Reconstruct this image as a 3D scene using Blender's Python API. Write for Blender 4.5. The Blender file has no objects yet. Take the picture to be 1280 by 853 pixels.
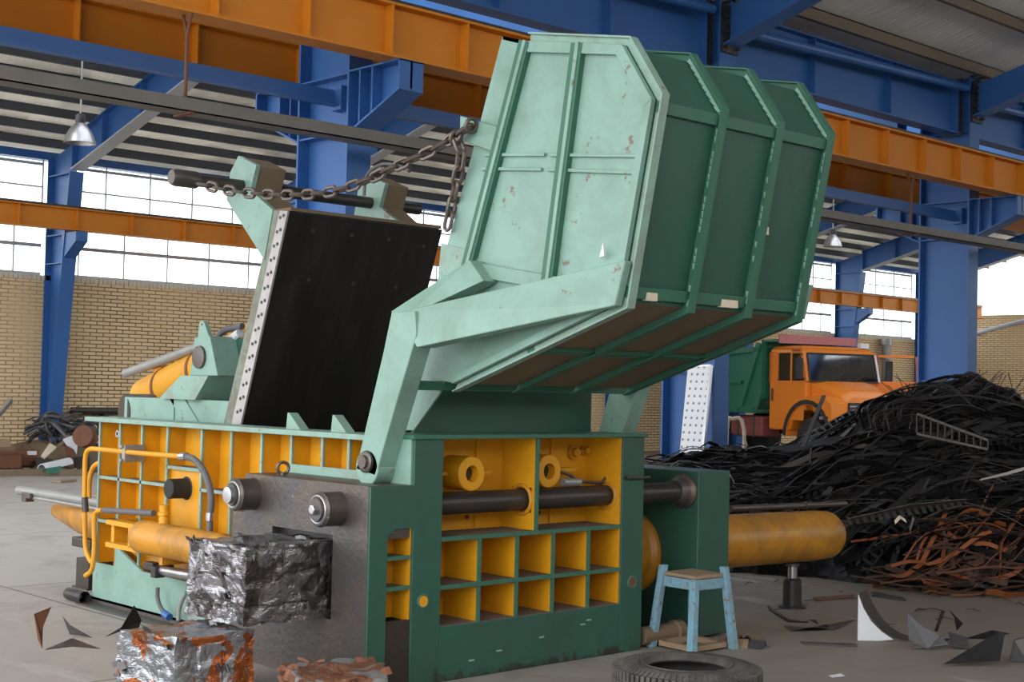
import bpy, math, random
from mathutils import Vector, Matrix, noise
random.seed(7)
PI = math.pi
scene = bpy.context.scene
COL = scene.collection

# ------------------------------------------------------------------ camera, world, light, exposure
FPX, YAW, PITCH, ROLL, EYE = 1785.56, .82003, .032495, .0225656, Vector((0, 0, 1.55))
_f = Vector((math.cos(YAW)*math.cos(PITCH), math.sin(YAW)*math.cos(PITCH), math.sin(PITCH)))
_r0 = Vector((math.sin(YAW), -math.cos(YAW), 0)); _u0 = _r0.cross(_f)
_r = _r0*math.cos(ROLL) + _u0*math.sin(ROLL); _u = _r.cross(_f)
cam = bpy.data.objects.new('camera', bpy.data.cameras.new('camera')); COL.objects.link(cam)
cam.data.sensor_width = 36; cam.data.lens = 36*FPX/1280; cam.data.clip_end = 400
M3 = Matrix((_r, _u, -_f)).transposed()
cam.matrix_world = Matrix.Translation(EYE) @ M3.to_4x4()
scene.camera = cam
scene.view_settings.view_transform = 'Standard'; scene.view_settings.look = 'None'
scene.view_settings.gamma = 1; scene.view_settings.use_curve_mapping = False
scene.view_settings.exposure = 0.12
scene.cycles.use_denoising = True
scene.cycles.max_bounces = 8

world = bpy.data.worlds.new('overcast_sky'); scene.world = world; world.use_nodes = True
bgn = world.node_tree.nodes['Background']
bgn.inputs[0].default_value = (.93, .97, 1, 1); bgn.inputs[1].default_value = 2.9
sun = bpy.data.objects.new('daylight', bpy.data.lights.new('daylight', 'SUN')); COL.objects.link(sun)
sun.data.energy = 1.5; sun.data.angle = math.radians(50); sun.data.color = (1, .97, .92)
sun.rotation_euler = Vector((.92, .10, -.42)).to_track_quat('-Z', 'Y').to_euler()

def at(px, py, **k):
    """point of the place seen at a photograph pixel, on a plane x=, y=, z= or at depth d="""
    d = _r*((px-640)/FPX) - _u*((py-426.5)/FPX) + _f
    a, v = list(k.items())[0]
    t = v if a == 'd' else (v - EYE['xyz'.index(a)])/d['xyz'.index(a)]
    return EYE + d*t

# ------------------------------------------------------------------ materials
MAT = {}
def nodes_of(name):
    m = bpy.data.materials.new(name); m.use_nodes = True
    nt = m.node_tree; return m, nt, nt.nodes['Principled BSDF']
def noise_node(nt, co, scale, detail=4, rough=.6, dist=0):
    n = nt.nodes.new('ShaderNodeTexNoise'); n.inputs['Scale'].default_value = scale
    n.inputs['Detail'].default_value = detail; n.inputs['Roughness'].default_value = rough
    n.inputs['Distortion'].default_value = dist
    nt.links.new(co, n.inputs['Vector']); return n
def ramp(nt, src, a, b):
    n = nt.nodes.new('ShaderNodeMapRange'); n.inputs[1].default_value = a; n.inputs[2].default_value = b
    nt.links.new(src, n.inputs[0]); return n.outputs[0]
def mixc(nt, fac, a, b):
    n = nt.nodes.new('ShaderNodeMix'); n.data_type = 'RGBA'
    nt.links.new(fac, n.inputs[0])
    for i, v in ((6, a), (7, b)):
        if isinstance(v, tuple): n.inputs[i].default_value = (*v, 1)
        else: nt.links.new(v, n.inputs[i])
    return n.outputs[2]
def coords(nt, stretch=None):
    t = nt.nodes.new('ShaderNodeTexCoord')
    if not stretch: return t.outputs['Object']
    mp = nt.nodes.new('ShaderNodeMapping'); mp.inputs['Scale'].default_value = stretch
    nt.links.new(t.outputs['Object'], mp.inputs[0]); return mp.outputs[0]
def surf(name, col, rough=.5, metal=0, dirt=(.12, .1, .08), amount=.35, chip=None, chip_amt=.5, scale=3, bump=.08, stretch=None, spec=.5, low=None):
    """painted or bare surface with blotchy dirt, and chips showing another colour"""
    m, nt, b = nodes_of(name)
    co = coords(nt, stretch)
    n1 = noise_node(nt, co, scale, 6, .65, .4)
    f = ramp(nt, n1.outputs[0], .42, .78)
    mul = nt.nodes.new('ShaderNodeMath'); mul.operation = 'MULTIPLY'; mul.inputs[1].default_value = amount
    nt.links.new(f, mul.inputs[0])
    c = mixc(nt, mul.outputs[0], col, dirt)
    if chip:
        n2 = noise_node(nt, co, scale*2.7, 8, .7, .2)
        f2 = ramp(nt, n2.outputs[0], 1-chip_amt*.62, 1-chip_amt*.62+.03)
        c = mixc(nt, f2, c, chip)
    if low:                                         # oil and grime splashed on the lowest part
        sp = nt.nodes.new('ShaderNodeSeparateXYZ'); nt.links.new(co, sp.inputs[0])
        nl = noise_node(nt, co, 7, 6, .7, .8)
        ma = nt.nodes.new('ShaderNodeMath'); ma.operation = 'MULTIPLY_ADD'; ma.inputs[1].default_value = .42
        nt.links.new(nl.outputs[0], ma.inputs[0])
        ng = nt.nodes.new('ShaderNodeMath'); ng.operation = 'MULTIPLY'; ng.inputs[1].default_value = -1; nt.links.new(sp.outputs[2], ng.inputs[0]); nt.links.new(ng.outputs[0], ma.inputs[2])
        c = mixc(nt, ramp(nt, ma.outputs[0], .17, .21), c, low)
    nt.links.new(c, b.inputs['Base Color'])
    b.inputs['Roughness'].default_value = rough; b.inputs['Metallic'].default_value = metal
    b.inputs['Specular IOR Level'].default_value = spec
    if bump:
        n3 = noise_node(nt, co, scale*6, 4)
        bp = nt.nodes.new('ShaderNodeBump'); bp.inputs['Strength'].default_value = bump; bp.inputs['Distance'].default_value = .02
        nt.links.new(n3.outputs[0], bp.inputs['Height']); nt.links.new(bp.outputs[0], b.inputs['Normal'])
    MAT[name] = m; return m
surf('mint_paint', (.205, .35, .30), .42, dirt=(.13, .20, .165), amount=.85, chip=(.16, .12, .09), chip_amt=.60, scale=2.8)
surf('mint_edge', (.22, .37, .31), .5, dirt=(.2, .17, .14), amount=.75, chip=(.17, .115, .085), chip_amt=.60, scale=7)
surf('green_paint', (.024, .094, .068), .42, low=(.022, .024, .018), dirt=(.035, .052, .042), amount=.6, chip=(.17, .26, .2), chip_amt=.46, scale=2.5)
surf('green_edge', (.03, .13, .085), .5, dirt=(.08, .12, .09), amount=.5, scale=12)
surf('yellow_paint', (.66, .295, .005), .5, dirt=(.30, .13, .015), amount=.35, chip=(.10, .06, .03), chip_amt=.47, scale=4)
surf('yellow_worn', (.55, .24, .015), .4, dirt=(.10, .06, .03), amount=.85, scale=5, chip=(.06, .04, .03), chip_amt=.55)
surf('orange_beam', (.62, .205, .004), .6, dirt=(.36, .11, .01), amount=.35, scale=1.2)
surf('orange_cab', (.72, .20, .015), .3, dirt=(.4, .13, .03), amount=.25, scale=1.5)
surf('blue_paint', (.03, .118, .345), .45, dirt=(.02, .08, .24), amount=.4, scale=.8)
surf('blue_pale', (.46, .5, .54), .5, dirt=(.3, .3, .3), amount=.3, scale=2)
surf('sky_blue_wood', (.17, .36, .47), .6, dirt=(.22, .15, .1), amount=.7, chip=(.16, .09, .05), chip_amt=.66, scale=14)
surf('bare_steel', (.105, .098, .10), .42, .7, dirt=(.19, .13, .085), amount=.75, chip=(.3, .27, .24), chip_amt=.55, scale=4.5, bump=.2)
surf('dark_steel', (.045, .042, .042), .4, .5, dirt=(.10, .07, .05), amount=.6, scale=4)
surf('bright_steel', (.5, .5, .52), .3, .9, dirt=(.2, .16, .13), amount=.5, scale=12)
surf('black_plate', (.016, .015, .015), .36, .2, dirt=(.05, .043, .04), amount=.7, scale=1.6, stretch=(5, 1, 1), bump=.12)
surf('oily_dark', (.03, .022, .017), .4, dirt=(.07, .045, .03), amount=.6, scale=6)
surf('dusty_brown', (.16, .115, .07), .8, dirt=(.08, .06, .035), amount=.5, scale=1.5)
surf('dust_floor', (.16, .11, .08), .9, dirt=(.05, .035, .03), amount=.7, scale=9)
surf('grey_galv', (.30, .30, .29), .45, .4, dirt=(.16, .14, .12), amount=.4, scale=5)
surf('purlin_grey', (.085, .09, .105), .55, dirt=(.05, .05, .06), amount=.4, scale=2)
surf('purlin_tan', (.17, .125, .085), .55, dirt=(.09, .07, .06), amount=.4, scale=2)
surf('tray_grey', (.17, .155, .14), .6, .2, dirt=(.1, .085, .07), amount=.5, scale=3)
surf('weathered_side', (.17, .155, .12), .6, .2, dirt=(.24, .36, .29), amount=.9, scale=9)
surf('strip_silver', (.42, .40, .40), .5, .25, dirt=(.25, .2, .18), amount=.5, scale=8)
surf('rust_dark', (.065, .03, .018), .75, dirt=(.03, .02, .015), amount=.7, scale=8)
surf('rust', (.15, .055, .025), .75, dirt=(.09, .04, .025), amount=.7, scale=8)
surf('rust_bright', (.24, .068, .016), .7, dirt=(.15, .05, .02), amount=.5, scale=8)
surf('scrap_black', (.020, .020, .023), .34, .6, dirt=(.045, .04, .036), amount=.5, scale=5)
surf('scrap_grey', (.11, .11, .118), .4, .6, dirt=(.07, .06, .055), amount=.5, scale=7)
surf('scrap_silver', (.55, .56, .6), .3, .9, dirt=(.3, .27, .25), amount=.35, scale=9)
surf('white_sheet', (.64, .66, .71), .45, dirt=(.5, .48, .45), amount=.3, scale=4)
surf('cream_panel', (.62, .55, .42), .6, dirt=(.35, .28, .2), amount=.4, scale=4)
surf('rubber', (.050, .047, .045), .8, dirt=(.17, .15, .13), amount=.75, scale=5, bump=.3)
surf('rubber_black', (.014, .014, .014), .7, dirt=(.05, .045, .04), amount=.4, scale=6)
surf('hose_grey', (.10, .10, .11), .6, dirt=(.16, .13, .1), amount=.4, scale=12)
surf('chain_steel', (.13, .11, .10), .45, .6, dirt=(.18, .1, .06), amount=.5, scale=20)
surf('timber', (.30, .21, .13), .8, dirt=(.14, .1, .07), amount=.5, scale=6, stretch=(1, 8, 8))
surf('truck_green', (.02, .15, .095), .45, dirt=(.03, .07, .05), amount=.4, scale=1.2)
surf('truck_red', (.20, .045, .04), .6, dirt=(.09, .05, .04), amount=.5, scale=3)
surf('pink_board', (.42, .14, .15), .6, dirt=(.3, .12, .12), amount=.4, scale=3)
surf('seat_dark', (.02, .02, .024), .7, amount=.2)
surf('weld', (.22, .40, .32), .5, dirt=(.25, .42, .34), amount=.4, scale=20)

def foil(name, col, col2, thr, metal=.85, rough=.32):
    m, nt, b = nodes_of(name); co = coords(nt)
    n = noise_node(nt, co, 5.5, 3, .5, 1.2)
    f = ramp(nt, n.outputs[0], thr, thr+.03)
    nt.links.new(mixc(nt, f, col, col2), b.inputs['Base Color'])
    b.inputs['Metallic'].default_value = metal; b.inputs['Roughness'].default_value = rough
    v = nt.nodes.new('ShaderNodeTexVoronoi'); v.inputs['Scale'].default_value = 14
    n2 = noise_node(nt, co, 9, 3, .6, 2)
    nt.links.new(n2.outputs['Color'], v.inputs['Vector'])
    w = nt.nodes.new('ShaderNodeTexWave'); w.inputs['Scale'].default_value = 34; w.inputs['Distortion'].default_value = 1.5
    w.bands_direction = 'Z'; nt.links.new(co, w.inputs[0])
    ad = nt.nodes.new('ShaderNodeMath'); ad.operation = 'MULTIPLY_ADD'; ad.inputs[1].default_value = .02
    nt.links.new(w.outputs['Fac'], ad.inputs[0]); nt.links.new(n2.outputs[0], ad.inputs[2])
    bp = nt.nodes.new('ShaderNodeBump'); bp.inputs['Strength'].default_value = .35; bp.inputs['Distance'].default_value = .03
    nt.links.new(ad.outputs[0], bp.inputs['Height']); nt.links.new(bp.outputs[0], b.inputs['Normal'])
    MAT[name] = m
foil('crushed_tin', (.29, .28, .30), (.11, .10, .10), .52, .9, .24)
foil('crushed_mixed', (.27, .28, .30), (.30, .09, .03), .54, .75, .28)
foil('crushed_rusty', (.19, .08, .045), (.20, .20, .20), .52, .35, .55)

def concrete():
    m, nt, b = nodes_of('concrete'); co = coords(nt)
    n1 = noise_node(nt, co, .35, 5, .6, .3); n2 = noise_node(nt, co, 2.2, 8, .7, .6)
    c = mixc(nt, ramp(nt, n1.outputs[0], .35, .68), (.37, .34, .315), (.30, .272, .25))
    c = mixc(nt, ramp(nt, n2.outputs[0], .5, .75), c, (.22, .2, .18))
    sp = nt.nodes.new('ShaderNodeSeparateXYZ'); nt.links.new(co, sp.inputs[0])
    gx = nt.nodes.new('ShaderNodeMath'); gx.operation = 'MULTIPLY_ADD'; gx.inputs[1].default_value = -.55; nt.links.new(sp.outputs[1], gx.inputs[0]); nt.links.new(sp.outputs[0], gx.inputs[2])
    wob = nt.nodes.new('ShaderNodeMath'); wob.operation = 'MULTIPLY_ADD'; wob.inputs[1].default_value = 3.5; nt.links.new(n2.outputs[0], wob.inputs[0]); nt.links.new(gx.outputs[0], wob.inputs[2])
    dirt_falloff = ramp(nt, wob.outputs[0], -13.0, -6.8)                    # trodden-in oil and dirt, with the dimmer light to the right painted in
    c = mixc(nt, dirt_falloff, c, (.19, .16, .135))
    n4 = noise_node(nt, coords(nt, (1.2, .25, 1)), 1.6, 6, .65, .5)
    c = mixc(nt, ramp(nt, n4.outputs[0], .60, .72), c, (.42, .40, .39))
    br = nt.nodes.new('ShaderNodeTexBrick'); br.offset = 0
    br.inputs['Scale'].default_value = 1; br.inputs['Brick Width'].default_value = 6.5; br.inputs['Row Height'].default_value = 3.4
    br.inputs['Mortar Size'].default_value = .012; br.inputs['Color1'].default_value = br.inputs['Color2'].default_value = (1, 1, 1, 1)
    br.inputs['Mortar'].default_value = (.0, .0, .0, 1)
    nt.links.new(co, br.inputs['Vector'])
    c = mixc(nt, br.outputs['Fac'], c, (.13, .115, .10))
    nt.links.new(c, b.inputs['Base Color']); b.inputs['Roughness'].default_value = .62
    bp = nt.nodes.new('ShaderNodeBump'); bp.inputs['Strength'].default_value = .25; bp.inputs['Distance'].default_value = .02
    nt.links.new(n2.outputs[0], bp.inputs['Height']); nt.links.new(bp.outputs[0], b.inputs['Normal'])
    MAT['concrete'] = m
concrete()
def brick(name, axis):
    m, nt, b = nodes_of(name); co = coords(nt)
    sp = nt.nodes.new('ShaderNodeSeparateXYZ'); nt.links.new(co, sp.inputs[0])
    cb = nt.nodes.new('ShaderNodeCombineXYZ'); nt.links.new(sp.outputs[axis], cb.inputs[0]); nt.links.new(sp.outputs[2], cb.inputs[1])
    br = nt.nodes.new('ShaderNodeTexBrick'); br.offset = .5
    br.inputs['Scale'].default_value = 1; br.inputs['Brick Width'].default_value = .26; br.inputs['Row Height'].default_value = .070
    br.inputs['Mortar Size'].default_value = .011; br.inputs['Mortar Smooth'].default_value = .2
    br.inputs['Color1'].default_value = (.84, .63, .37, 1); br.inputs['Color2'].default_value = (.74, .53, .29, 1)
    br.inputs['Mortar'].default_value = (.16, .10, .06, 1)
    nt.links.new(cb.outputs[0], br.inputs['Vector'])
    n = noise_node(nt, co, .6, 4); c = mixc(nt, ramp(nt, n.outputs[0], .4, .8), br.outputs['Color'], (.64, .46, .26))
    nt.links.new(c, b.inputs['Base Color']); b.inputs['Roughness'].default_value = .85
    bp = nt.nodes.new('ShaderNodeBump'); bp.inputs['Strength'].default_value = .4; bp.inputs['Distance'].default_value = .01; bp.invert = True
    nt.links.new(br.outputs['Fac'], bp.inputs['Height']); nt.links.new(bp.outputs[0], b.inputs['Normal'])
    MAT[name] = m
brick('brick_long', 0); brick('brick_end', 1)
def roof_sheet():
    m, nt, b = nodes_of('roof_foil'); co = coords(nt)
    n1 = noise_node(nt, co, .7, 4); n2 = noise_node(nt, coords(nt, (6, .7, .7)), 2, 4, .6, .6)
    nt.links.new(mixc(nt, ramp(nt, n1.outputs[0], .35, .7), (.88, .86, .82), (.72, .70, .66)), b.inputs['Base Color'])
    b.inputs['Roughness'].default_value = .4; b.inputs['Metallic'].default_value = .1
    bp = nt.nodes.new('ShaderNodeBump'); bp.inputs['Strength'].default_value = .6; bp.inputs['Distance'].default_value = .06
    nt.links.new(n2.outputs[0], bp.inputs['Height']); nt.links.new(bp.outputs[0], b.inputs['Normal'])
    MAT['roof_foil'] = m
roof_sheet()
def added_glow_sheet():
    m, nt, b = nodes_of('roof_added_glow'); co = coords(nt, (.5, 1.6, 1.6))
    b.inputs['Base Color'].default_value = (.8, .78, .74, 1); b.inputs['Roughness'].default_value = .4
    n = noise_node(nt, co, 1.1, 5, .65, .8); n2 = noise_node(nt, coords(nt, (8, 1, 1)), 1.5, 4, .6, .5)
    t = nt.nodes.new('ShaderNodeBsdfTranslucent'); t.inputs[0].default_value = (.9, .86, .78, 1)  # translucence added so the roof sheet glows between the purlins
    x = nt.nodes.new('ShaderNodeMixShader'); f = nt.nodes.new('ShaderNodeMapRange'); f.inputs[1].default_value = .3; f.inputs[2].default_value = .75; f.inputs[3].default_value = .10; f.inputs[4].default_value = .42
    nt.links.new(n.outputs[0], f.inputs[0]); nt.links.new(f.outputs[0], x.inputs[0]); nt.links.new(b.outputs[0], x.inputs[1]); nt.links.new(t.outputs[0], x.inputs[2])
    nt.links.new(x.outputs[0], nt.nodes['Material Output'].inputs[0])
    bp = nt.nodes.new('ShaderNodeBump'); bp.inputs['Strength'].default_value = .5; bp.inputs['Distance'].default_value = .05
    nt.links.new(n2.outputs[0], bp.inputs['Height']); nt.links.new(bp.outputs[0], b.inputs['Normal']); nt.links.new(bp.outputs[0], t.inputs['Normal'])
    MAT['roof_added_glow'] = m
added_glow_sheet()
def glass(name, tint, mixf):
    m = bpy.data.materials.new(name); m.use_nodes = True; nt = m.node_tree; nt.nodes.clear()
    o = nt.nodes.new('ShaderNodeOutputMaterial'); t = nt.nodes.new('ShaderNodeBsdfTransparent'); g = nt.nodes.new('ShaderNodeBsdfGlossy')
    x = nt.nodes.new('ShaderNodeMixShader'); t.inputs[0].default_value = (*tint, 1); g.inputs['Roughness'].default_value = .06
    x.inputs[0].default_value = mixf
    nt.links.new(t.outputs[0], x.inputs[1]); nt.links.new(g.outputs[0], x.inputs[2]); nt.links.new(x.outputs[0], o.inputs[0]); MAT[name] = m
glass('window_glass', (.96, .97, .97), .05); glass('cab_glass', (.5, .55, .6), .22); glass('side_glass', (.12, .14, .2), .12)

def perforated():
    m, nt, b = nodes_of('perforated_white'); co = coords(nt)
    sp = nt.nodes.new('ShaderNodeSeparateXYZ'); nt.links.new(co, sp.inputs[0])
    def cell(o, size):
        d = nt.nodes.new('ShaderNodeMath'); d.operation = 'DIVIDE'; d.inputs[1].default_value = size; nt.links.new(o, d.inputs[0])
        f = nt.nodes.new('ShaderNodeMath'); f.operation = 'FRACT'; nt.links.new(d.outputs[0], f.inputs[0])
        s = nt.nodes.new('ShaderNodeMath'); s.operation = 'SUBTRACT'; s.inputs[1].default_value = .5; nt.links.new(f.outputs[0], s.inputs[0])
        p = nt.nodes.new('ShaderNodeMath'); p.operation = 'POWER'; p.inputs[1].default_value = 2; nt.links.new(s.outputs[0], p.inputs[0]); return p.outputs[0]
    a = nt.nodes.new('ShaderNodeMath'); nt.links.new(cell(sp.outputs[1], .075), a.inputs[0]); nt.links.new(cell(sp.outputs[2], .075), a.inputs[1])
    lt = nt.nodes.new('ShaderNodeMath'); lt.operation = 'LESS_THAN'; lt.inputs[1].default_value = .035; nt.links.new(a.outputs[0], lt.inputs[0])
    nt.links.new(mixc(nt, lt.outputs[0], (.82, .84, .88), (.22, .23, .25)), b.inputs['Base Color']); b.inputs['Roughness'].default_value = .4
    MAT['perforated_white'] = m
perforated()

# ------------------------------------------------------------------ mesh building
WL = {}                                            # world location of every root and of the parts under it
class MB:
    def __init__(s): s.v = []; s.f = []; s.m = []; s.mi = 0
    def _add(s, vs, fs):
        o = len(s.v); s.v += [Vector(q) for q in vs]; s.f += [tuple(i+o for i in f) for f in fs]; s.m += [s.mi]*len(fs); return s
    def box(s, x0, x1, y0, y1, z0, z1):
        return s._add([(x0,y0,z0),(x1,y0,z0),(x1,y1,z0),(x0,y1,z0),(x0,y0,z1),(x1,y0,z1),(x1,y1,z1),(x0,y1,z1)],
                      [(0,3,2,1),(4,5,6,7),(0,1,5,4),(1,2,6,5),(2,3,7,6),(3,0,4,7)])
    def prism(s, poly, vec):
        n = len(poly); vec = Vector(vec); p = [Vector(q) for q in poly]
        return s._add(p+[q+vec for q in p], [tuple(range(n))[::-1], tuple(range(n, 2*n))]+[(i, (i+1) % n, n+(i+1) % n, n+i) for i in range(n)])
    def prismx(s, yz, x0, x1): return s.prism([(x0, y, z) for y, z in yz], (x1-x0, 0, 0))
    def prismy(s, xz, y0, y1): return s.prism([(x, y0, z) for x, z in xz], (0, y1-y0, 0))
    def prismz(s, xy, z0, z1): return s.prism([(x, y, z0) for x, y in xy], (0, 0, z1-z0))
    def bar(s, a, b, w, h=None, up=(0, 0, 1)):
        a = Vector(a); b = Vector(b); h = h or w; d = (b-a).normalized(); u = Vector(up)
        if abs(d.dot(u)) > .98: u = Vector((1, 0, 0))
        r = d.cross(u).normalized()*w/2; u = r.cross(d).normalized()*h/2
        return s.prism([a-r-u, a+r-u, a+r+u, a-r+u], b-a)
    def rings(s, rings, closed=True, caps=True):
        n = len(rings[0]); vs = [q for r in rings for q in r]; fs = []
        for i in range(len(rings)-1):
            for j in range(n if closed else n-1):
                k = (j+1) % n; fs.append((i*n+j, i*n+k, (i+1)*n+k, (i+1)*n+j))
        if caps and closed: fs += [tuple(range(n))[::-1], tuple(range((len(rings)-1)*n, len(rings)*n))]
        return s._add(vs, fs)
    def lathe(s, a, d, prof, n=24, caps=True):
        """prof: (along, radius) pairs on the axis from a towards d"""
        a = Vector(a); d = Vector(d).normalized(); u = Vector((0, 0, 1)) if abs(d.z) < .9 else Vector((1, 0, 0))
        r = d.cross(u).normalized(); u = r.cross(d)
        return s.rings([[a+d*t+(r*math.cos(2*PI*i/n)+u*math.sin(2*PI*i/n))*q for i in range(n)] for t, q in prof], True, caps)
    def cyl(s, a, b, r, n=20, r2=None):
        a = Vector(a); b = Vector(b); return s.lathe(a, b-a, [(0, r), ((b-a).length, r if r2 is None else r2)], n)
    def tube(s, pts, r, n=10):
        p = [Vector(q) for q in pts]; rs = []; u = None
        for i, q in enumerate(p):
            d = (p[min(i+1, len(p)-1)]-p[max(i-1, 0)]).normalized()
            if u is None: u = Vector((0, 0, 1)) if abs(d.z) < .9 else Vector((1, 0, 0))
            x = d.cross(u).normalized(); u = x.cross(d).normalized()
            rs.append([q+(x*math.cos(2*PI*k/n)+u*math.sin(2*PI*k/n))*r for k in range(n)])
        return s.rings(rs)
    def torus(s, c, axis, R, r, n=28, m=10):
        c = Vector(c); d = Vector(axis).normalized(); u = Vector((0, 0, 1)) if abs(d.z) < .9 else Vector((1, 0, 0))
        x = d.cross(u).normalized(); u = x.cross(d); vs = []; fs = []
        for i in range(n):
            e = x*math.cos(2*PI*i/n)+u*math.sin(2*PI*i/n)
            for j in range(m): vs.append(c+e*(R+r*math.cos(2*PI*j/m))+d*r*math.sin(2*PI*j/m))
        for i in range(n):
            for j in range(m): fs.append((i*m+j, ((i+1) % n)*m+j, ((i+1) % n)*m+(j+1) % m, i*m+(j+1) % m))
        return s._add(vs, fs)
    def sheet(s, poly, t=.004, bend=None):
        """thin plate: polygon with real thickness along its normal"""
        p = [Vector(q) for q in poly]; nn = Vector((0, 0, 0))
        for i in range(len(p)): nn += p[i].cross(p[(i+1) % len(p)])
        return s.prism(p, nn.normalized()*t)
    def ribbon(s, pts, sides, t=.003):
        """curved strip with thickness: pts centre line, sides half-width vectors"""
        rs = []
        for i, (q, w) in enumerate(zip(pts, sides)):
            q = Vector(q); w = Vector(w); d = (Vector(pts[min(i+1, len(pts)-1)])-Vector(pts[max(i-1, 0)])).normalized()
            nn = d.cross(w).normalized()*t/2; rs.append([q-w-nn, q+w-nn, q+w+nn, q-w+nn])
        return s.rings(rs)
    def build(s, name, mats, parent=None, local=False, smooth=False, bevel=0):
        if isinstance(mats, str): mats = [mats]
        me = bpy.data.meshes.new(name)
        if parent: off = Vector((0, 0, 0)) if local else WL[parent.name]
        elif local: off = Vector((0, 0, 0))
        else:
            xs = [q.x for q in s.v]; ys = [q.y for q in s.v]
            off = Vector(((min(xs)+max(xs))/2, (min(ys)+max(ys))/2, min(q.z for q in s.v)))
        me.from_pydata([tuple(q-off) for q in s.v], [], s.f)
        for k in mats: me.materials.append(MAT[k])
        for p, i in zip(me.polygons, s.m): p.material_index = i
        import bmesh
        bm = bmesh.new(); bm.from_mesh(me); bmesh.ops.recalc_face_normals(bm, faces=bm.faces); bm.to_mesh(me); bm.free()
        if smooth: me.shade_smooth(); me.set_sharp_from_angle(angle=math.radians(35))
        o = bpy.data.objects.new(name, me); COL.objects.link(o)
        if parent: o.parent = parent; WL[o.name] = WL[parent.name]
        else: o.location = off; WL[o.name] = off
        if bevel:
            bv = o.modifiers.new('bevel', 'BEVEL'); bv.width = bevel; bv.segments = 2; bv.limit_method = 'ANGLE'
        return o
def tag(o, label, cat, group=None, kind=None):
    if label: o['label'] = label
    if cat: o['category'] = cat
    if group: o['group'] = group
    if kind: o['kind'] = kind
    return o
def thing(name, label, cat, loc, group=None, rz=0):
    o = bpy.data.objects.new(name, None); COL.objects.link(o); o.location = loc; o.rotation_euler.z = rz
    o.empty_display_size = .1; WL[o.name] = Vector(loc); return tag(o, label, cat, group)
def struct(o): o['kind'] = 'structure'; return o
def smooth_path(pts, n=8):
    p = [Vector(q) for q in pts]; p = [p[0]*2-p[1]]+p+[p[-1]*2-p[-2]]; out = []
    for i in range(1, len(p)-2):
        for k in range(n):
            t = k/n; a, b, c, d = p[i-1], p[i], p[i+1], p[i+2]
            out.append(.5*((2*b)+(c-a)*t+(2*a-5*b+4*c-d)*t*t+(3*b-a-3*c+d)*t**3))
    return out+[p[-2]]

# ------------------------------------------------------------------ the hall
YW, X0, X1 = 24.3, -2.6, 43.0           # brick wall, start and end of the roof
YC = 9.75                                # row of middle columns
WCOL = [1.65, 6.5, 11.36, 16.2, 21.1, 26.0, 30.9, 35.8, 40.2]
CCOL = [7.0, 11.76, 16.86]
ROOF0, SL = 5.58, .27
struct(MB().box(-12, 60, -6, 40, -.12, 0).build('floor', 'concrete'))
w = MB(); w.box(X0, X1, YW, YW+.3, 0, 3.27); struct(w.build('wall_left', 'brick_long'))
w = MB()
for i in range(int((X1-X0)/.085)): w.box(X0+i*.085, X0+i*.085+.073, YW-.02, YW+.3, 3.272, 3.36)
struct(w.build('trim_1', 'cream_panel'))
w = MB().prismy([(X0, ROOF0-.14), (X1, ROOF0-.14), (X1, ROOF0+.0), (X0, ROOF0+.0)], YW+.05, YW+.3); struct(w.build('trim_2', 'blue_paint'))
w = MB(); w.box(X1, X1+.3, -5, YW, 0, 4.25); struct(w.build('wall_end', 'brick_end'))
w = MB(); w.box(X0, X1, -5.0, -4.7, 0, 3.7); struct(w.build('unseen_wall_right', 'brick_long'))  # unseen wall put in to darken the sides that face it
# windows above the brick wall, one per bay
for i in range(len(WCOL)):
    xa = WCOL[i]+.16; xb = (WCOL[i+1] if i+1 < len(WCOL) else X1)-.16
    fr = MB(); n = max(2, round((xb-xa)/.95)); st = (xb-xa)/n
    for k in range(n+1): fr.bar((xa+k*st, YW+.12, 4.45), (xa+k*st, YW+.12, 5.44), .024)
    for k in range(n): fr.bar((xa+(k+.45)*st, YW+.12, 3.37), (xa+(k+.45)*st, YW+.12, 4.5), .022)
    for z, h in ((3.39, .05), (3.9, .06), (4.5, .026), (4.95, .024), (5.36, .05)): fr.bar((xa, YW+.12, z), (xb, YW+.12, z), .05, h)
    wn = struct(fr.build('window_%d' % (i+1), 'blue_pale'))
    MB().box(xa, xb, YW+.1, YW+.106, 3.37, 5.43).build('pane', 'window_glass', wn)
# roof: two bays with a valley over the middle columns
roof = MB(); yr = (YW+YC)/2; zr = ROOF0+.1+SL*(YW-yr); zv = ROOF0+.1
yn = YC-(yr-YC); ye = yn-(yr-YC)
zy = lambda y: zv+SL*(y-YC)
sk0, sk1 = YC+.7, yr-1.2                                             # unseen glazed band added in the slope to the middle row, lights brick wall
roof.prismx([(yr, zr), (sk1, zy(sk1)), (sk1, zy(sk1)+.08), (yr, zr+.08)], X0, X1)
far = MB(); far.prismx([(YW+.6, zv-.16), (yr, zr), (yr, zr+.02), (YW+.6, zv-.14)], X0, X1); struct(far.build('trim_3', 'roof_added_glow'))
roof.prismx([(sk0, zy(sk0)), (YC, zv), (yn, zr), (ye-.4, zv-.1), (ye-.4, zv), (yn, zr+.08), (YC, zv+.08), (sk0, zy(sk0)+.08)], X0, X1)
ceiling = struct(roof.build('ceiling', 'roof_foil'))
sky = MB()
k = X0
while k < X1: sky.prismx([(sk0, zy(sk0)+.02), (sk1, zy(sk1)+.02), (sk1, zy(sk1)+.08), (sk0, zy(sk0)+.08)], k-.03, k+.03); k += 1.6
sky = struct(sky.build('window_20', 'blue_pale')); MB().prismx([(sk0, zy(sk0)+.04), (sk1, zy(sk1)+.04), (sk1, zy(sk1)+.046), (sk0, zy(sk0)+.046)], X0, X1).build('pane', 'window_glass', sky)
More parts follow.
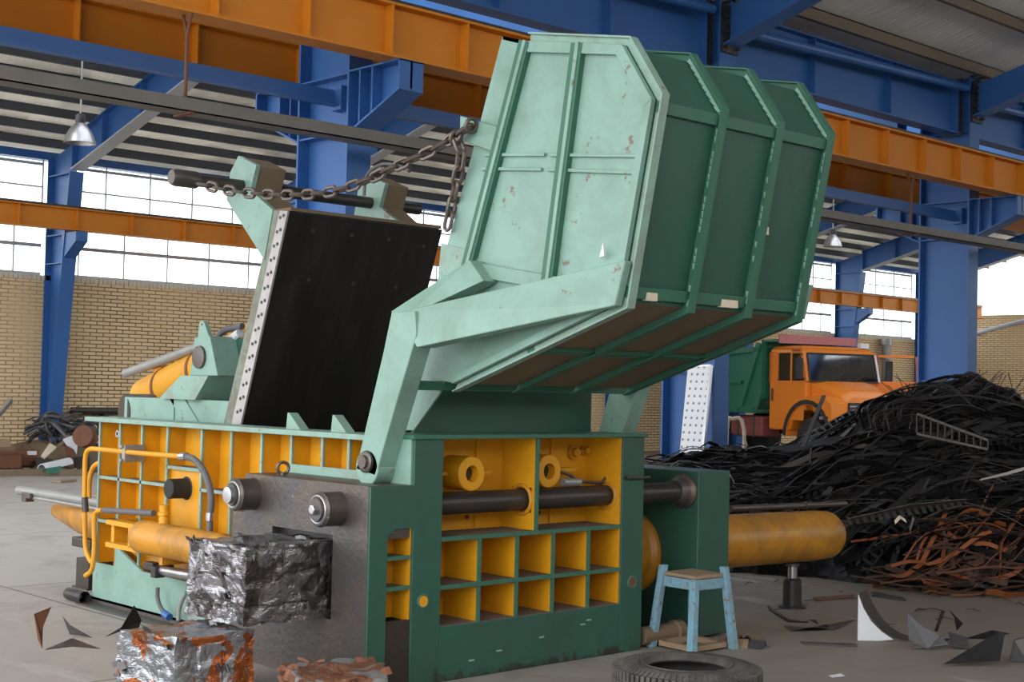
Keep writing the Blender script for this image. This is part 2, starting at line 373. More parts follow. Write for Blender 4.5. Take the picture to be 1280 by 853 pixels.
def purlin(y, mat):
    for lo, hi in ((yr, YW+.6), (YC, yr), (yn, YC), (ye, yn)):
        if lo <= y <= hi: break
    a = min(abs(y-YC), abs(y-YW), abs(y-ye)); z = zv+SL*a if not y > YW else zv
    z -= .02; m = MB()
    m.box(X0+.05, X1-.05, y-.006, y+.006, z-.155, z); m.box(X0+.05, X1-.05, y-.055, y+.006, z-.16, z-.15); m.box(X0+.05, X1-.05, y-.006, y+.08, z-.012, z)
    m.build('purlin', mat, ceiling)
y = YW-.35
while y > YC+.5: purlin(y, 'purlin_grey'); y -= .60 if y > yr else 1.2
y = YC-.55
while y > YC-7.2: purlin(y, 'purlin_tan'); y -= .95

def i_beam(m, a, b, depth, width, tw=.012, tf=.02, side=(0, 1, 0)):
    """I section from a to b; side = direction across the flanges' width"""
    a = Vector(a); b = Vector(b); d = (b-a).normalized(); s = Vector(side); u = s.cross(d).normalized()
    for o in (-1, 1):
        c = u*(depth/2-tf/2)*o; m.prism([a+c-s*width/2-u*tf/2, a+c+s*width/2-u*tf/2, a+c+s*width/2+u*tf/2, a+c-s*width/2+u*tf/2], b-a)
    m.prism([a-s*tw/2-u*(depth/2-tf), a+s*tw/2-u*(depth/2-tf), a+s*tw/2+u*(depth/2-tf), a-s*tw/2+u*(depth/2-tf)], b-a)
def bolts(m, x, ys, zs, dy=0):
    for z in zs:
        for y in ys: m.box(x-.09, x+.09, y-.018, y+.018, z-.018, z+.018)
wlab = {6.5: 'blue wall column outside the left edge of the picture', 11.36: 'blue tapered wall column at far left beside brick wall', 16.2: 'blue wall column mostly behind the raised black lid',
        21.1: 'blue wall column behind the upright green column at picture centre', 26.0: 'blue wall column hidden behind the raised hopper', 30.9: 'blue wall column behind the right part of hopper',
        35.8: 'blue wall column standing right behind the orange truck cab', 40.2: 'blue wall column partly hidden behind the wide right column', 1.65: 'blue wall column far outside the left edge'}
rlab = {11.36: 'blue rafter with pale underside rising behind the pendant lamp at left', 16.2: 'blue rafter rising behind the stretched chain', 35.8: 'far blue rafter rising over the orange truck'}
for x in WCOL[1:]:
    r = thing('wall_column', wlab[x], 'column', (x, YW-.2, 0))
    m = MB()                                              # tapered web and its two flanges
    m.prismx([(YW, 0), (YW, 5.48), (YW-.86, 5.70), (YW-.86, 5.15), (YW-.22, 0)], x-.008, x+.008)
    m.box(x-.13, x+.13, YW-.02, YW, 0, 5.48); m.build('web', 'blue_paint', r)
    m = MB().prism([(x-.13, YW-.22, 0), (x+.13, YW-.22, 0), (x+.13, YW-.86, 5.15), (x-.13, YW-.86, 5.15)], (0, -.022, 0)); m.build('flange', 'blue_paint', r)
    for z, d in ((5.12, .84), (4.05, .7), (3.55, .64)): MB().box(x-.12, x+.12, YW-d, YW-.02, z, z+.014).build('stiffener', 'blue_paint', r)
    m = MB().prismx([(YW-.66, 3.62), (YW-.60, 4.08), (YW-1.15, 4.08), (YW-1.15, 3.92)], x-.11, x+.11); m.build('bracket', 'blue_paint', r)
    for x2 in (x,):
        q = thing('roof_rafter', rlab.get(x, 'blue roof rafter standing over the wall column at bay %s' % {6.5: 'left of view', 21.1: 'behind the lid chain', 26.0: 'behind the hopper', 30.9: 'right of the hopper', 40.2: 'behind the right column'}.get(x, 'end')), 'rafter', (x, YW-.9, 5.1))
        y0, y1 = YW-.88, yr
        lo = lambda y: 5.19+SL*(y0-y); hi = lambda y: min(ROOF0-.09+SL*(YW-y), lo(y)+.78)
        m = MB(); m.prismx([(y0, lo(y0)), (y0, hi(y0)), (y1, hi(y1)), (y1, lo(y1)+.1), (y0-2.2, lo(y0-2.2))], x-.008, x+.008)
        m.prism([(x-.12, y0, hi(y0)), (x+.12, y0, hi(y0)), (x+.12, y1, hi(y1)), (x-.12, y1, hi(y1))], (0, 0, .02))
        m.build('web', 'blue_paint', q)
        m = MB().prism([(x-.13, y0, lo(y0)), (x+.13, y0, lo(y0)), (x+.13, y1, lo(y1)), (x-.13, y1, lo(y1))], (0, 0, -.022)); m.build('bottom_flange', 'blue_pale', q)
        for yy in (y0-.02, y0-1.1, y0-2.4): MB().box(x-.12, x+.12, yy-.016, yy, lo(yy), hi(yy)).build('stiffener', 'blue_paint', q)
        # falling half, from the ridge to the middle row
        m = MB(); m.prismx([(yr, hi(y1)), (YC+.3, ROOF0-.1), (YC+.3, ROOF0-.75), (yr, lo(y1)+.1)], x-.11, x+.11); m.build('falling_half', 'blue_paint', q)
# middle columns with corbels both sides
clab = ['blue column with corbel right behind the black lid', 'blue middle column with white perforated panel leaning on it', 'wide blue column at right rising out of the scrap heap']
for x, lb in zip(CCOL, clab):
    r = thing('steel_column', lb, 'column', (x, YC, 0))
    m = MB(); i_beam(m, (x, YC, 0), (x, YC, 5.7), .72, .24, .014, .024, side=(1, 0, 0)); m.build('shaft', 'blue_paint', r)
    for s in (-1, 1):
        m = MB(); yb = YC+s*.36; yt = YC+s*1.02
        m.prismx([(yb, 3.6), (yb, 4.09), (yt, 4.09), (yt, 3.88)], x-.010, x+.010)
        m.prism([(x-.12, yb, 4.09), (x+.12, yb, 4.09), (x+.12, yt, 4.09), (x-.12, yt, 4.09)], (0, 0, .014))
        m.prism([(x-.12, yb, 3.6), (x+.12, yb, 3.6), (x+.12, yt, 3.88), (x-.12, yt, 3.88)], (0, 0, -.018))
        m.box(x-.12, x+.12, min(yt, yt-s*.02), max(yt, yt-s*.02), 3.88, 4.1)
        for q in (.2, .45): yy = yb+(yt-yb)*q; m.box(x-.11, x+.11, yy-.008, yy+.008, 3.6+.28*q, 4.09)
        m.build('corbel', 'blue_paint', r)
    for z in (3.6, 4.08, 4.98, 1.75): MB().box(x-.112, x+.112, YC-.34, YC+.34, z, z+.014).build('stiffener', 'blue_paint', r)
    # haunched rafter towards the near bay
    q = thing('roof_rafter', {0: 'near blue rafter above the left middle column', 1: 'bolted blue rafter haunch rising above hopper top', 2: 'bolted blue rafter haunch at the upper right corner'}[CCOL.index(x)], 'rafter', (x, YC-.4, 5.2))
    y0 = YC-.40; m = MB()
    m.prismx([(y0, 5.19), (y0, ROOF0+.02), (yn, zr-.22), (yn, zr-.85), (y0-2.4, 5.92)], x-.010, x+.010)
    m.prism([(x-.12, y0, 5.19), (x+.12, y0, 5.19), (x+.12, y0-2.4, 5.92), (x-.12, y0-2.4, 5.92)], (0, 0, -.02))
    m.prism([(x-.12, y0-2.4, 5.92), (x+.12, y0-2.4, 5.92), (x+.12, yn, zr-.85), (x-.12, yn, zr-.85)], (0, 0, -.02))
    m.build('web', 'blue_paint', q)
    m = MB(); m.box(x-.13, x+.13, y0, y0+.02, 5.1, ROOF0+.02)
    for k in range(9):
        for dx in (-.09, .09): m.box(x+dx-.018, x+dx+.018, y0-.05, y0+.06, 5.14+k*.078, 5.165+k*.078)
    m.build('bolted_end_plate', 'dark_steel', q)
# valley girders between middle columns
for a, b, lb in ((X0+2.7, CCOL[0], 'deep blue valley girder at the upper left'), (CCOL[0], CCOL[1], 'deep blue valley girder above the raised hopper'), (CCOL[1], CCOL[2], 'deep blue valley girder between hopper and right column'), (CCOL[2], CCOL[2]+5, 'deep blue valley girder right of the right column')):
    q = thing('valley_girder', lb, 'girder', ((a+b)/2, YC, 4.98)); a += .13; b -= .13
    m = MB(); yg = YC-.12
    m.box(a, b, yg-.008, yg+.008, 4.98, 5.62); m.box(a, b, yg-.11, yg+.11, 4.96, 4.98); m.box(a, b, yg-.11, yg+.11, 5.62, 5.64); m.build('web', 'blue_paint', q)
    k = a+.05
    while k < b: MB().box(k-.007, k+.007, yg-.11, yg-.008, 4.98, 5.62).build('stiffener', 'blue_paint', q); k += (b-a-.1)/3.0001
    for xe in (a+.0, b-.02):
        m = MB(); m.box(xe, xe+.02, yg-.13, yg+.13, 4.94, 5.68)
        for k in range(9): m.box(xe-.03, xe+.05, yg-.11, yg-.08, 4.99+k*.075, 5.015+k*.075)
        m.build('bolted_end_plate', 'dark_steel', q)
    m = MB().cyl((a+.2, yg-.35, 5.35), (b-.2, yg-.30, 5.5), .05, 12); m.build('bracing_tube', 'blue_paint', q)
# crane runway beams, orange
def runway(y, z0, z1, xa, xb, lb, st=1.05, name='crane_runway_beam'):
    q = thing(name, lb, 'crane beam', ((xa+xb)/2, y, z0)); h = .11
    m = MB(); m.box(xa, xb, y-.006, y+.006, z0+.02, z1-.02); m.build('web', 'orange_beam', q)
    MB().box(xa, xb, y-h, y+h, z1-.02, z1).build('top_flange', 'orange_beam', q)
    MB().box(xa, xb, y-h, y+h, z0, z0+.02).build('bottom_flange', 'orange_beam', q)
    k = xa+.3
    while k < xb: MB().box(k-.006, k+.006, y-h+.005, y+h-.005, z0+.02, z1-.02).build('stiffener', 'orange_beam', q); k += st
    MB().box(xa, xb, y-.03, y+.03, z1, z1+.05).build('rail', 'dark_steel', q)
    return q
runway(8.85, 4.105, 4.535, -.5, 22, 'near orange crane beam running across the top behind hopper', .78)
runway(10.55, 4.105, 4.535, -.5, 22, 'orange crane beam just behind the nearest one at upper left')
runway(YW-1.0, 4.10, 4.48, X0+1, X1-.6, 'far orange crane beam in front of the windows')
for xa, xb, lb in ((-.5, 6.985, 'blue angle rail ending at the left middle column'), (7.02, 11.745, 'blue angle rail below the crane beam behind the chain'), (11.78, 16.85, 'blue angle rail ending at the right column')):
    m = MB(); m.box(xa, xb, 9.60, 9.61, 3.83, 3.97); m.box(xa, xb, 9.52, 9.61, 3.83, 3.842); m.box(xb-.1, xb, 9.5, 9.64, 3.8, 4.0); tag(m.build('angle_rail', 'blue_paint'), lb, 'rail')
# cable tray hung from the near beam
m = MB(); m.box(-.5, 21, 8.72, 8.90, 3.405, 3.415); m.box(-.5, 21, 8.72, 8.726, 3.405, 3.50); m.box(-.5, 21, 8.894, 8.90, 3.405, 3.50)
tr = tag(m.build('cable_tray', 'tray_grey'), 'long grey cable tray hanging below the near crane beam', 'cable tray')
for x in (1.2, 5.05, 10.2, 14.4, 18.5):
    m = MB(); m.cyl((x, 8.8, 3.53), (x, 8.8, 3.98), .013, 8); m.cyl((x, 8.8, 3.95), (x, 8.75, 4.105), .012, 8); m.cyl((x, 8.8, 3.95), (x, 8.86, 4.105), .012, 8)
    m.box(x-.02, x+.02, 8.70, 8.92, 3.39, 3.404); m.cyl((x, 8.8, 3.41), (x, 8.8, 3.54), .013, 8); m.build('hanger', 'rust', tr)
m = MB(); m.cyl((12.2, 8.81, 3.46), (20, 8.81, 3.46), .035, 12); m.build('conduit', 'grey_galv', tr)
# pendant lamps
for (px, py, yy), lb in (((100, 165, 16.0), 'bell-shaped pendant lamp hanging at the far left'), ((1041, 300, 16.5), 'bell-shaped pendant lamp hanging right of the hopper')):
    p = at(px, py, y=yy); r = thing('pendant_lamp', lb, 'lamp', tuple(p))
    m = MB().lathe(p, (0, 0, 1), [(-.14, .185), (-.135, .19), (-.05, .165), (.03, .125), (.09, .07), (.11, .05), (.105, .045), (.08, .065), (.02, .118), (-.05, .158), (-.13, .183)], 28, False); m.build('shade', 'bright_steel', r, smooth=True)
    m = MB().lathe(p+Vector((0, 0, .1)), (0, 0, 1), [(0, .05), (.02, .06), (.1, .06), (.12, .03)], 20); m.build('gear_housing', 'dark_steel', r, smooth=True)
    MB().lathe(p-Vector((0, 0, .06)), (0, 0, 1), [(0, .02), (.02, .05), (.08, .05), (.13, .02)], 16).build('bulb', 'white_sheet', r, smooth=True)
    zt = zv+SL*abs(YW-yy)-.05
    if yy < yr: zt = zv+SL*abs(yy-YC)-.05
    MB().cyl(p+Vector((0, 0, .2)), (p.x, p.y, zt), .012, 6).build('drop_rod', 'grey_galv', r)
# drain pipe and wall rail
p = at(1108, 440, y=YW-.24); m = MB(); m.cyl((p.x, p.y, 0), (p.x, p.y, 3.1), .14, 12); m.cyl((p.x, p.y, 3.1), (p.x, p.y, 3.3), .2, 12, .16)
tag(m.build('drain_pipe', 'grey_galv'), 'grey drain pipe on the brick wall right of the truck', 'pipe')
a = at(1215, 418, x=42.6); b = at(1285, 400, x=42.6); m = MB().cyl(a, b, .07, 10); m.cyl(a+Vector((.5,0,0)), a, .05); m.cyl(b+Vector((.5,0,0)), b, .05); tag(m.build('wall_handrail', 'blue_pale'), 'pale sloping rail on the brick wall at far right', 'rail')
m = MB().cyl((WCOL[2]+.4, YW-.15, .95), (WCOL[2]+7, YW-.15, .95), .07, 10); m.box(WCOL[2]+1, WCOL[2]+1.1, YW-.2, YW, .8, 1.0); m.box(WCOL[2]+5, WCOL[2]+5.1, YW-.2, YW, .8, 1.0)
tag(m.build('wall_pipe', 'dark_steel'), 'dark pipe along foot of the brick wall at left', 'pipe')
# white perforated panel leaning on the middle column
P = [at(860, 458, x=11.50), at(889, 457, x=11.50), at(878, 572, x=11.32), at(849, 572, x=11.32)]
m = MB(); m.sheet(P, .02); o = m.build('perforated_panel', 'perforated_white'); tag(o, 'white perforated metal panel leaning against blue middle column', 'panel')
e = MB(); e.bar(P[1], P[2], .03); e.bar(P[0], P[1], .02); e.build('edge_strip', 'scrap_silver', o)

# ------------------------------------------------------------------ the scrap baler
B = thing('scrap_baler', 'green and yellow scrap metal baling press with raised hopper', 'baler', (5.55, 7.3, 0))
YF = 5.73
# front frame: posts, sill, head
m = MB(); m.box(4.68, 4.875, YF, 6.02, 0, 1.27); m.box(6.265, 6.455, YF, 6.02, 0, 1.27); m.box(4.875, 6.265, YF, 6.02, 0, .29)
frame = m.build('front_frame', 'green_paint', B, bevel=.004)
m = MB(); m.box(4.66, 6.475, YF-.012, 6.04, 1.27, 1.293); m.build('top_plate', 'green_edge', frame, bevel=.003)
for x, z, k in ((4.757, .433, 'yellow_paint'), (6.366, .41, 'rust')):
    m = MB(); m.torus((x, YF-.001, z), (0, 1, 0), .034, .006, 24, 8); r_ = m.build('sight_hole', 'green_edge', frame, smooth=True)
    MB().cyl((x, YF-.004, z), (x, YF+.004, z), .032, 24).build('hole_disc', k, frame)
for x, z in ((5.62, .16), (5.3, .12), (5.95, .2), (6.0, .22), (5.1, .09)):
    MB().box(x-.018, x+.018, YF-.006, YF+.002, z-.004, z+.004).build('weld_scar', 'weld', frame)
# pigeonhole grid and upper windows behind the frame
m = MB(); m.box(4.86, 6.28, 6.02, 6.05, .28, 1.27); grid = m.build('back_panel', 'yellow_paint', B)
DX = [5.148, 5.426, 5.705, 5.992]
def edged(name, box, edge, parent=grid, mats=('yellow_paint', 'green_edge', 'dust_floor')):
    m = MB(); m.box(*box); m.mi = 1; m.box(*edge); return m.build(name, list(mats), parent)
for z in (.492, .745):
    m = MB(); m.box(4.875, 6.265, YF+.014, 6.02, z-.010, z+.006); m.mi = 1; m.box(4.875, 6.265, YF+.001, YF+.014, z-.011, z+.011); m.mi = 2; m.box(4.88, 6.26, YF+.016, 6.018, z+.006, z+.008)
    m.build('shelf', ['yellow_paint', 'green_edge', 'dust_floor'], grid)
m = MB(); m.box(4.88, 6.26, YF+.005, 6.018, .288, .292); m.build('dust_layer', 'dust_floor', grid)
for x in DX:
    for z0, z1 in ((.29, .482), (.503, .735)): edged('divider', (x-.006, x+.006, YF+.014, 6.02, z0, z1), (x-.010, x+.010, YF+.001, YF+.014, z0, z1))
m = MB(); xd = 5.568
m.box(xd-.008, xd+.008, YF+.014, 6.02, .755, .85); m.box(xd-.008, xd+.008, YF+.014, 6.02, .99, 1.27); m.box(xd-.008, xd+.008, YF+.014, 5.77, .85, .99); m.box(xd-.008, xd+.008, 5.93, 6.02, .85, .99)
m.mi = 1; m.box(xd-.011, xd+.011, YF+.001, YF+.014, .755, 1.27); m.build('divider', ['yellow_paint', 'green_edge'], grid)
for x in (xd-.01, 6.255): MB().torus((x, 5.85, .92), (1, 0, 0), .080, .012, 28, 8).build('rod_collar', 'yellow_worn', grid, smooth=True)
m = MB(); m.box(6.253, 6.2645, YF+.012, 6.02, .292, 1.268); m.build('end_plate', 'yellow_paint', grid)
for x, lo, hi in ((5.17, 4.885, 5.40), (5.76, 5.60, 6.08)):
    z = 1.075; m = MB().lathe((x, 6.03, z), (0, -1, 0), [(0, .095), (.19, .095), (.195, .09), (.195, .046), (.13, .046), (.13, 0)], 28, False); bs = m.build('bearing_boss', 'yellow_paint', grid, smooth=True)
    MB().cyl((x, 5.895, z), (x, 5.89, z), .045, 20).build('bore', 'oily_dark', bs)
    m = MB(); m.box(lo, x-.09, 5.93, 6.02, z-.012, z+.008); m.box(x+.09, hi, 5.93, 6.02, z-.012, z+.008); m.build('gusset', 'yellow_paint', grid)
for x, z, r in ((6.13, 1.17, .045), (6.22, 1.18, .03)): MB().lathe((x, 6.02, z), (0, -1, 0), [(0, r), (.02, r), (.02, r*.6), (.05, r*.6), (.05, .002)], 18, False).build('bolt_head', 'yellow_worn', grid, smooth=True)
for x in (4.97, 5.05, 5.3, 5.68, 5.86): MB().cyl((x, 6.022, .82), (x, 6.012, .82), .013, 12).build('bolt_head', 'rust', grid)
for x in (5.08, 5.36, 5.95): MB().box(x-.01, x+.01, 6.005, 6.02, .76, 1.27).build('seam', 'yellow_paint', grid)
rod = MB().cyl((4.9, 5.85, .92), (6.985, 5.85, .92), .061, 28).build('tie_rod', 'dark_steel', B, smooth=True)
MB().lathe((6.985, 5.85, .92), (-1, 0, 0), [(0, .11), (.03, .11), (.05, .09), (.09, .085), (.11, .07)], 28).build('rod_flange', 'bare_steel', rod, smooth=True)
pp = [at(*q, y=5.86) for q in ((700, 590), (712, 594), (722, 601), (738, 603), (752, 603), (762, 592), (772, 593))]+[at(*q, y=5.71) for q in ((785, 597), (812, 597))]
hk = MB().tube(smooth_path(pp, 4), .010, 8).build('bent_hook', 'bare_steel', B, smooth=True)
MB().cyl(at(703, 603, y=5.84), at(724, 603, y=5.84), .024, 12).build('ferrule', 'grey_galv', hk)
# steel block with the bale outlet
m = MB(); m.box(4.40, 4.68, 5.745, 6.88, .765, 1.035); m.box(4.40, 4.68, 6.60, 6.88, 0, .765); m.box(4.40, 4.50, 5.745, 6.04, 0, .765); m.box(4.40, 4.68, 6.04, 6.60, 0, .33)
block = m.build('outlet_block', 'bare_steel', B)
MB().box(4.42, 4.68, 6.88, 7.04, 0, .815).build('block_shoulder', 'bare_steel', block, bevel=.005)
m = MB(); m.prismy([(4.402, .0), (4.515, .0), (4.515, .79), (4.56, .79), (4.56, .815), (4.68, .815), (4.68, 1.033), (4.402, 1.033)], YF, YF+.016); m.build('green_side_plate', 'green_paint', block)
m = MB(); m.box(4.502, 4.676, 5.88, 5.90, .34, .83); m.box(4.670, 4.678, YF+.012, 5.90, .34, .83); m.build('recess_panel', 'yellow_paint', block)
for z in (.44, .585, .74): MB().lathe((4.60, 5.878, z), (0, -1, 0), [(0, .022), (.006, .02), (.007, .002)], 14).build('oil_spot', 'oily_dark', block)
for z in (.51, .665): edged('recess_shelf', (4.515, 4.67, YF+.02, 5.88, z-.008, z+.006), (4.515, 4.67, YF+.006, YF+.02, z-.010, z+.010), block, ('dust_floor', 'green_edge'))
MB().box(4.515, 4.69, YF+.01, YF+.03, 0, .345).build('oil_stained_plate', 'oily_dark', block)
MB().box(4.45, 4.70, 6.0, 6.64, .3, .8).build('outlet_liner', 'black_plate', block)
for y, z in ((6.80, .925), (6.0, .905)):
    m = MB().lathe((4.41, y, z), (-1, 0, 0), [(0, .093), (.02, .088), (.13, .088), (.14, .08), (.14, .06), (.155, .058), (.155, .03)], 32); rl = m.build('roller', 'bare_steel', block, smooth=True)
    MB().torus((4.27, y, z), (1, 0, 0), .070, .005, 30, 8).build('retaining_ring', 'bright_steel', rl, smooth=True)
    MB().torus((4.285, y, z), (1, 0, 0), .086, .006, 30, 8).build('flange_ring', 'bare_steel', rl, smooth=True)
    MB().lathe((4.26, y, z), (-1, 0, 0), [(0, .045 if y > 6.5 else .028), (.028, .045 if y > 6.5 else .026), (.03, .02)], 20 if y > 6.5 else 6).build('centre_bolt', 'bright_steel', rl)
e = MB().torus((4.5, 6.66, 1.075), (.4, 1, 0), .032, .009, 24, 8); e.cyl((4.5, 6.66, 1.03), (4.5, 6.66, 1.05), .016); e.build('lifting_eye', 'bare_steel', block, smooth=True)
# left side wall with ribs
m = MB(); m.box(4.80, 4.83, 5.95, 9.15, .05, 1.25); lw = m.build('side_panel', 'yellow_paint', B)
def vrib(y, z0, z1): edged('rib', (4.682, 4.80, y-.007, y+.007, z0, z1), (4.668, 4.682, y-.010, y+.010, z0, z1), lw, ('yellow_paint', 'mint_edge'))
def hrib(z, y0, y1):
    m = MB(); m.box(4.682, 4.80, y0, y1, z-.007, z+.005); m.mi = 1; m.box(4.668, 4.682, y0, y1, z-.010, z+.010); m.mi = 2; m.box(4.684, 4.80, y0+.02, y1-.02, z+.005, z+.008)
    m.build('rib', ['yellow_paint', 'mint_edge', 'dust_floor'], lw)
for y in (9.155, 8.866): vrib(y, .28, 1.25)
for y in (8.565, 8.233, 7.812, 7.471, 7.141): vrib(y, .29, 1.25)
for y in (6.836, 6.533, 6.288, 6.03): vrib(y, 1.03, 1.25)
hrib(.87, 8.233, 9.155); hrib(.87, 6.95, 7.812); hrib(.99, 7.812, 8.233); hrib(.573, 8.866, 9.155)
MB().box(4.665, 4.685, 5.98, 6.836, 1.036, 1.085).build('mint_strip', 'mint_edge', lw)
for y in (7.90, 7.55, 7.22, 6.9, 6.6, 6.35): MB().box(4.765, 4.80, y-.03, y-.0, .3 if y > 6.95 else 1.05, 1.25).build('stiffener_strip', 'yellow_paint', lw)
MB().box(4.70, 4.80, 7.82, 8.225, .44, .983).build('knob_panel', 'yellow_paint', lw)
kb = MB().lathe((4.70, 8.03, .865), (-1, 0, 0), [(0, .075), (.005, .064), (.125, .062), (.13, .055)], 28).build('black_plug', 'rubber_black', lw, smooth=True)
MB().lathe((4.80, 6.1, 1.16), (-1, 0, 0), [(0, .05), (.03, .05), (.035, .04)], 24).build('yellow_cap', 'yellow_paint', lw, smooth=True)
for y, z in ((9.02, 1.17), (9.01, .47)): MB().lathe((4.80, y, z), (-1, 0, 0), [(0, .034), (.05, .03), (.07, .026), (.07, .012), (.03, .012)], 16, False).build('plug', 'bright_steel', lw, smooth=True)
m = MB(); m.box(4.625, 4.86, 5.95, 9.30, 1.25, 1.281); m.build('wall_top_plate', 'mint_edge', B, bevel=.004)
for y in (6.86, 6.42):
    m = MB(); m.prismx([(y-.07, 1.281), (y+.075, 1.281), (y+.075, 1.30), (y+.065, 1.375), (y+.05, 1.375)], 4.70, 4.76); m.build('guide_tooth', 'mint_edge', B)
m = MB(); m.prismx([(9.165, .03), (9.165, .285), (8.862, .285), (8.862, .425), (8.48, .292), (6.97, .292), (6.97, .03)], 4.655, 4.68); base = m.build('base_plate', 'mint_paint', B, bevel=.003)
m = MB(); m.box(4.55, 4.70, 6.9, 9.2, 0, .012); m.box(4.655, 4.70, 6.9, 9.2, 0, .05); m.build('skid_rail', 'bare_steel', base)
m = MB().lathe((4.60, 9.16, .045), (0, 1, 0), [(0, .042), (.24, .042), (.24, .03), (.1, .03)], 18, False); m.build('stub_pipe', 'dark_steel', base, smooth=True)
# chamber: right wall, back, floor, liner
m = MB(); m.box(6.30, 6.45, 6.05, 9.15, .02, 1.27); m.build('right_wall', 'green_paint', B)
m = MB(); m.box(4.83, 6.30, 7.95, 7.99, .02, 1.2); m.box(4.83, 4.85, 6.05, 7.95, .02, 1.25); m.box(4.83, 6.3, 6.05, 7.95, .25, .30); m.box(6.28, 6.30, 6.05, 7.95, .3, 1.25); m.build('chamber_liner', 'black_plate', B)
m = MB(); m.box(4.81, 6.45, 9.10, 9.15, .02, 1.25); m.box(4.83, 6.3, 7.99, 9.1, 1.2, 1.25); m.build('rear_plate', 'green_paint', B)
m = MB(); m.prismy([(4.93, 1.285), (6.33, 1.285), (6.33, 1.57), (5.13, 1.57)], 6.06, 6.085); m.build('chute_plate', 'green_paint', B)
# yellow clamp cylinder on the left side, pipes and hoses
ax = 4.5
m = MB().lathe((ax, 8.25, .555), (0, -1, 0), [(0, .04), (.01, .085), (.05, .105), (.20, .107), (.205, .104), (.98, .104), (1.0, .095), (1.12, .09), (1.14, .05)], 32); sc = m.build('clamp_cylinder', 'yellow_worn', B, smooth=True)
m = MB(); m.box(4.46, 4.54, 8.2, 8.62, .60, .63); m.box(4.46, 4.54, 8.2, 8.62, .455, .485); m.box(4.46, 4.54, 8.28, 8.32, .48, .60); m.box(4.5, 4.82, 8.58, 8.62, .45, .63); m.build('fork_bracket', 'yellow_paint', sc)
m = MB().lathe((4.52, 7.98, .65), (0, 0, 1), [(0, .032), (.05, .03), (.055, .038), (.075, .038), (.08, .028), (.12, .03)], 16); m.build('port_fitting', 'yellow_paint', sc, smooth=True)
for y in (7.3, 7.95): MB().box(4.5, 4.8, y, y+.04, .40, .50).build('saddle', 'yellow_worn', sc)
m = MB(); m.prismx([(8.86, .42), (8.85, .58), (7.1, .58), (7.1, .30), (8.45, .30)], 4.72, 4.735); m.build('belly_plate', 'yellow_worn', B)
a, b = at(200, 713, x=4.52), at(252, 722, x=4.52); m = MB().cyl(a, b, .030, 16); m.cyl(a+Vector((0, .1, .012)), a, .02, 12); ac = m.build('small_actuator', 'bright_steel', B, smooth=True)
c = at(191, 708, x=4.52); m = MB(); m.box(c.x-.03, c.x+.03, c.y-.05, c.y+.07, c.z-.025, c.z+.025); m.box(c.x, 4.66, c.y-.02, c.y+.02, c.z-.05, c.z); m.box(c.x-.05, c.x+.02, c.y-.12, c.y-.06, c.z-.06, c.z+.01); m.build('actuator_clevis', 'dark_steel', ac, bevel=.006)
def pipe(name, px, x, r, mat, parent=B, n=6): return MB().tube(smooth_path([at(q[0], q[1], x=(q[2] if len(q) > 2 else x)) for q in px], n), r, 10).build(name, mat, parent, smooth=True)
pa = pipe('hydraulic_pipe', [(228, 571), (165, 566), (125, 562), (112, 562), (107, 571), (106, 600), (106, 650), (107, 684), (111, 697), (115, 704)], 4.55, .0165, 'yellow_paint')
pipe('pipe_joint', [(106, 622), (107, 640)], 4.55, .022, 'dark_steel', pa)
c = at(166, 567, x=4.6); m = MB(); m.box(4.53, 4.68, c.y-.02, c.y+.02, c.z-.055, c.z+.055); m.cyl((4.53, c.y, c.z+.045), (4.51, c.y, c.z+.045), .012, 6); m.cyl((4.53, c.y, c.z-.045), (4.51, c.y, c.z-.045), .012, 6); m.build('pipe_clamp', 'grey_galv', pa, bevel=.004)
h1 = pipe('hydraulic_hose', [(232, 571), (243, 575), (254, 588), (261, 606), (264, 625), (263, 641)], 4.55, .021, 'hose_grey')
pipe('hose_fitting', [(226, 571), (233, 571)], 4.55, .026, 'bright_steel', h1, 3); pipe('hose_fitting', [(263, 641), (262.5, 651)], 4.55, .026, 'bright_steel', h1, 3); pipe('hose_fitting', [(262.5, 651), (262, 668)], 4.55, .020, 'hose_grey', h1, 3)
pipe('hydraulic_pipe', [(126, 578), (117, 584), (112, 600), (111, 622)], 4.75, .018, 'yellow_paint')
h2 = pipe('hydraulic_hose', [(192, 642), (160, 640), (130, 638)], 4.52, .020, 'hose_grey')
pipe('hydraulic_pipe', [(128, 638), (121, 640), (118, 650), (118, 680), (117, 700), (114, 714), (107, 720)], 4.52, .0165, 'yellow_paint', h2)
h3 = pipe('drain_hose', [(197, 735), (197, 748), (201, 760), (208, 769)], 4.58, .014, 'hose_grey'); pipe('hose_fitting', [(205, 767), (212, 772)], 4.56, .024, 'blue_paint', h3, 3)
h4 = pipe('drain_hose', [(235, 738), (228, 750), (224, 762), (223, 776)], 4.58, .014, 'grey_galv'); pipe('hose_fitting', [(237, 734), (234, 745)], 4.58, .022, 'green_edge', h4, 3)
# main ram cylinder out of the back
m = MB().lathe((4.98, 9.15, .53), (0, 1, 0), [(0, .17), (.55, .17), (.8, .14), (1.25, .06), (1.3, .02)], 28); mr = m.build('rear_cylinder', 'yellow_worn', B, smooth=True)
m = MB().tube([at(24, 613, x=4.78), at(70, 620, x=4.78), at(130, 629, x=4.78)], .036, 14); m.tube([at(40, 622, x=4.76), at(130, 638, x=4.76)], .014, 8); rp = m.build('rear_pipe', 'grey_galv', B, smooth=True)
c = at(38, 619, x=4.78); m = MB(); m.box(c.x-.05, c.x+.02, c.y-.03, c.y+.05, c.z-.05, c.z+.02); m.box(c.x-.06, c.x, c.y-.12, c.y-.03, c.z-.02, c.z+.02); m.build('pipe_clamp', 'bare_steel', rp, bevel=.006)
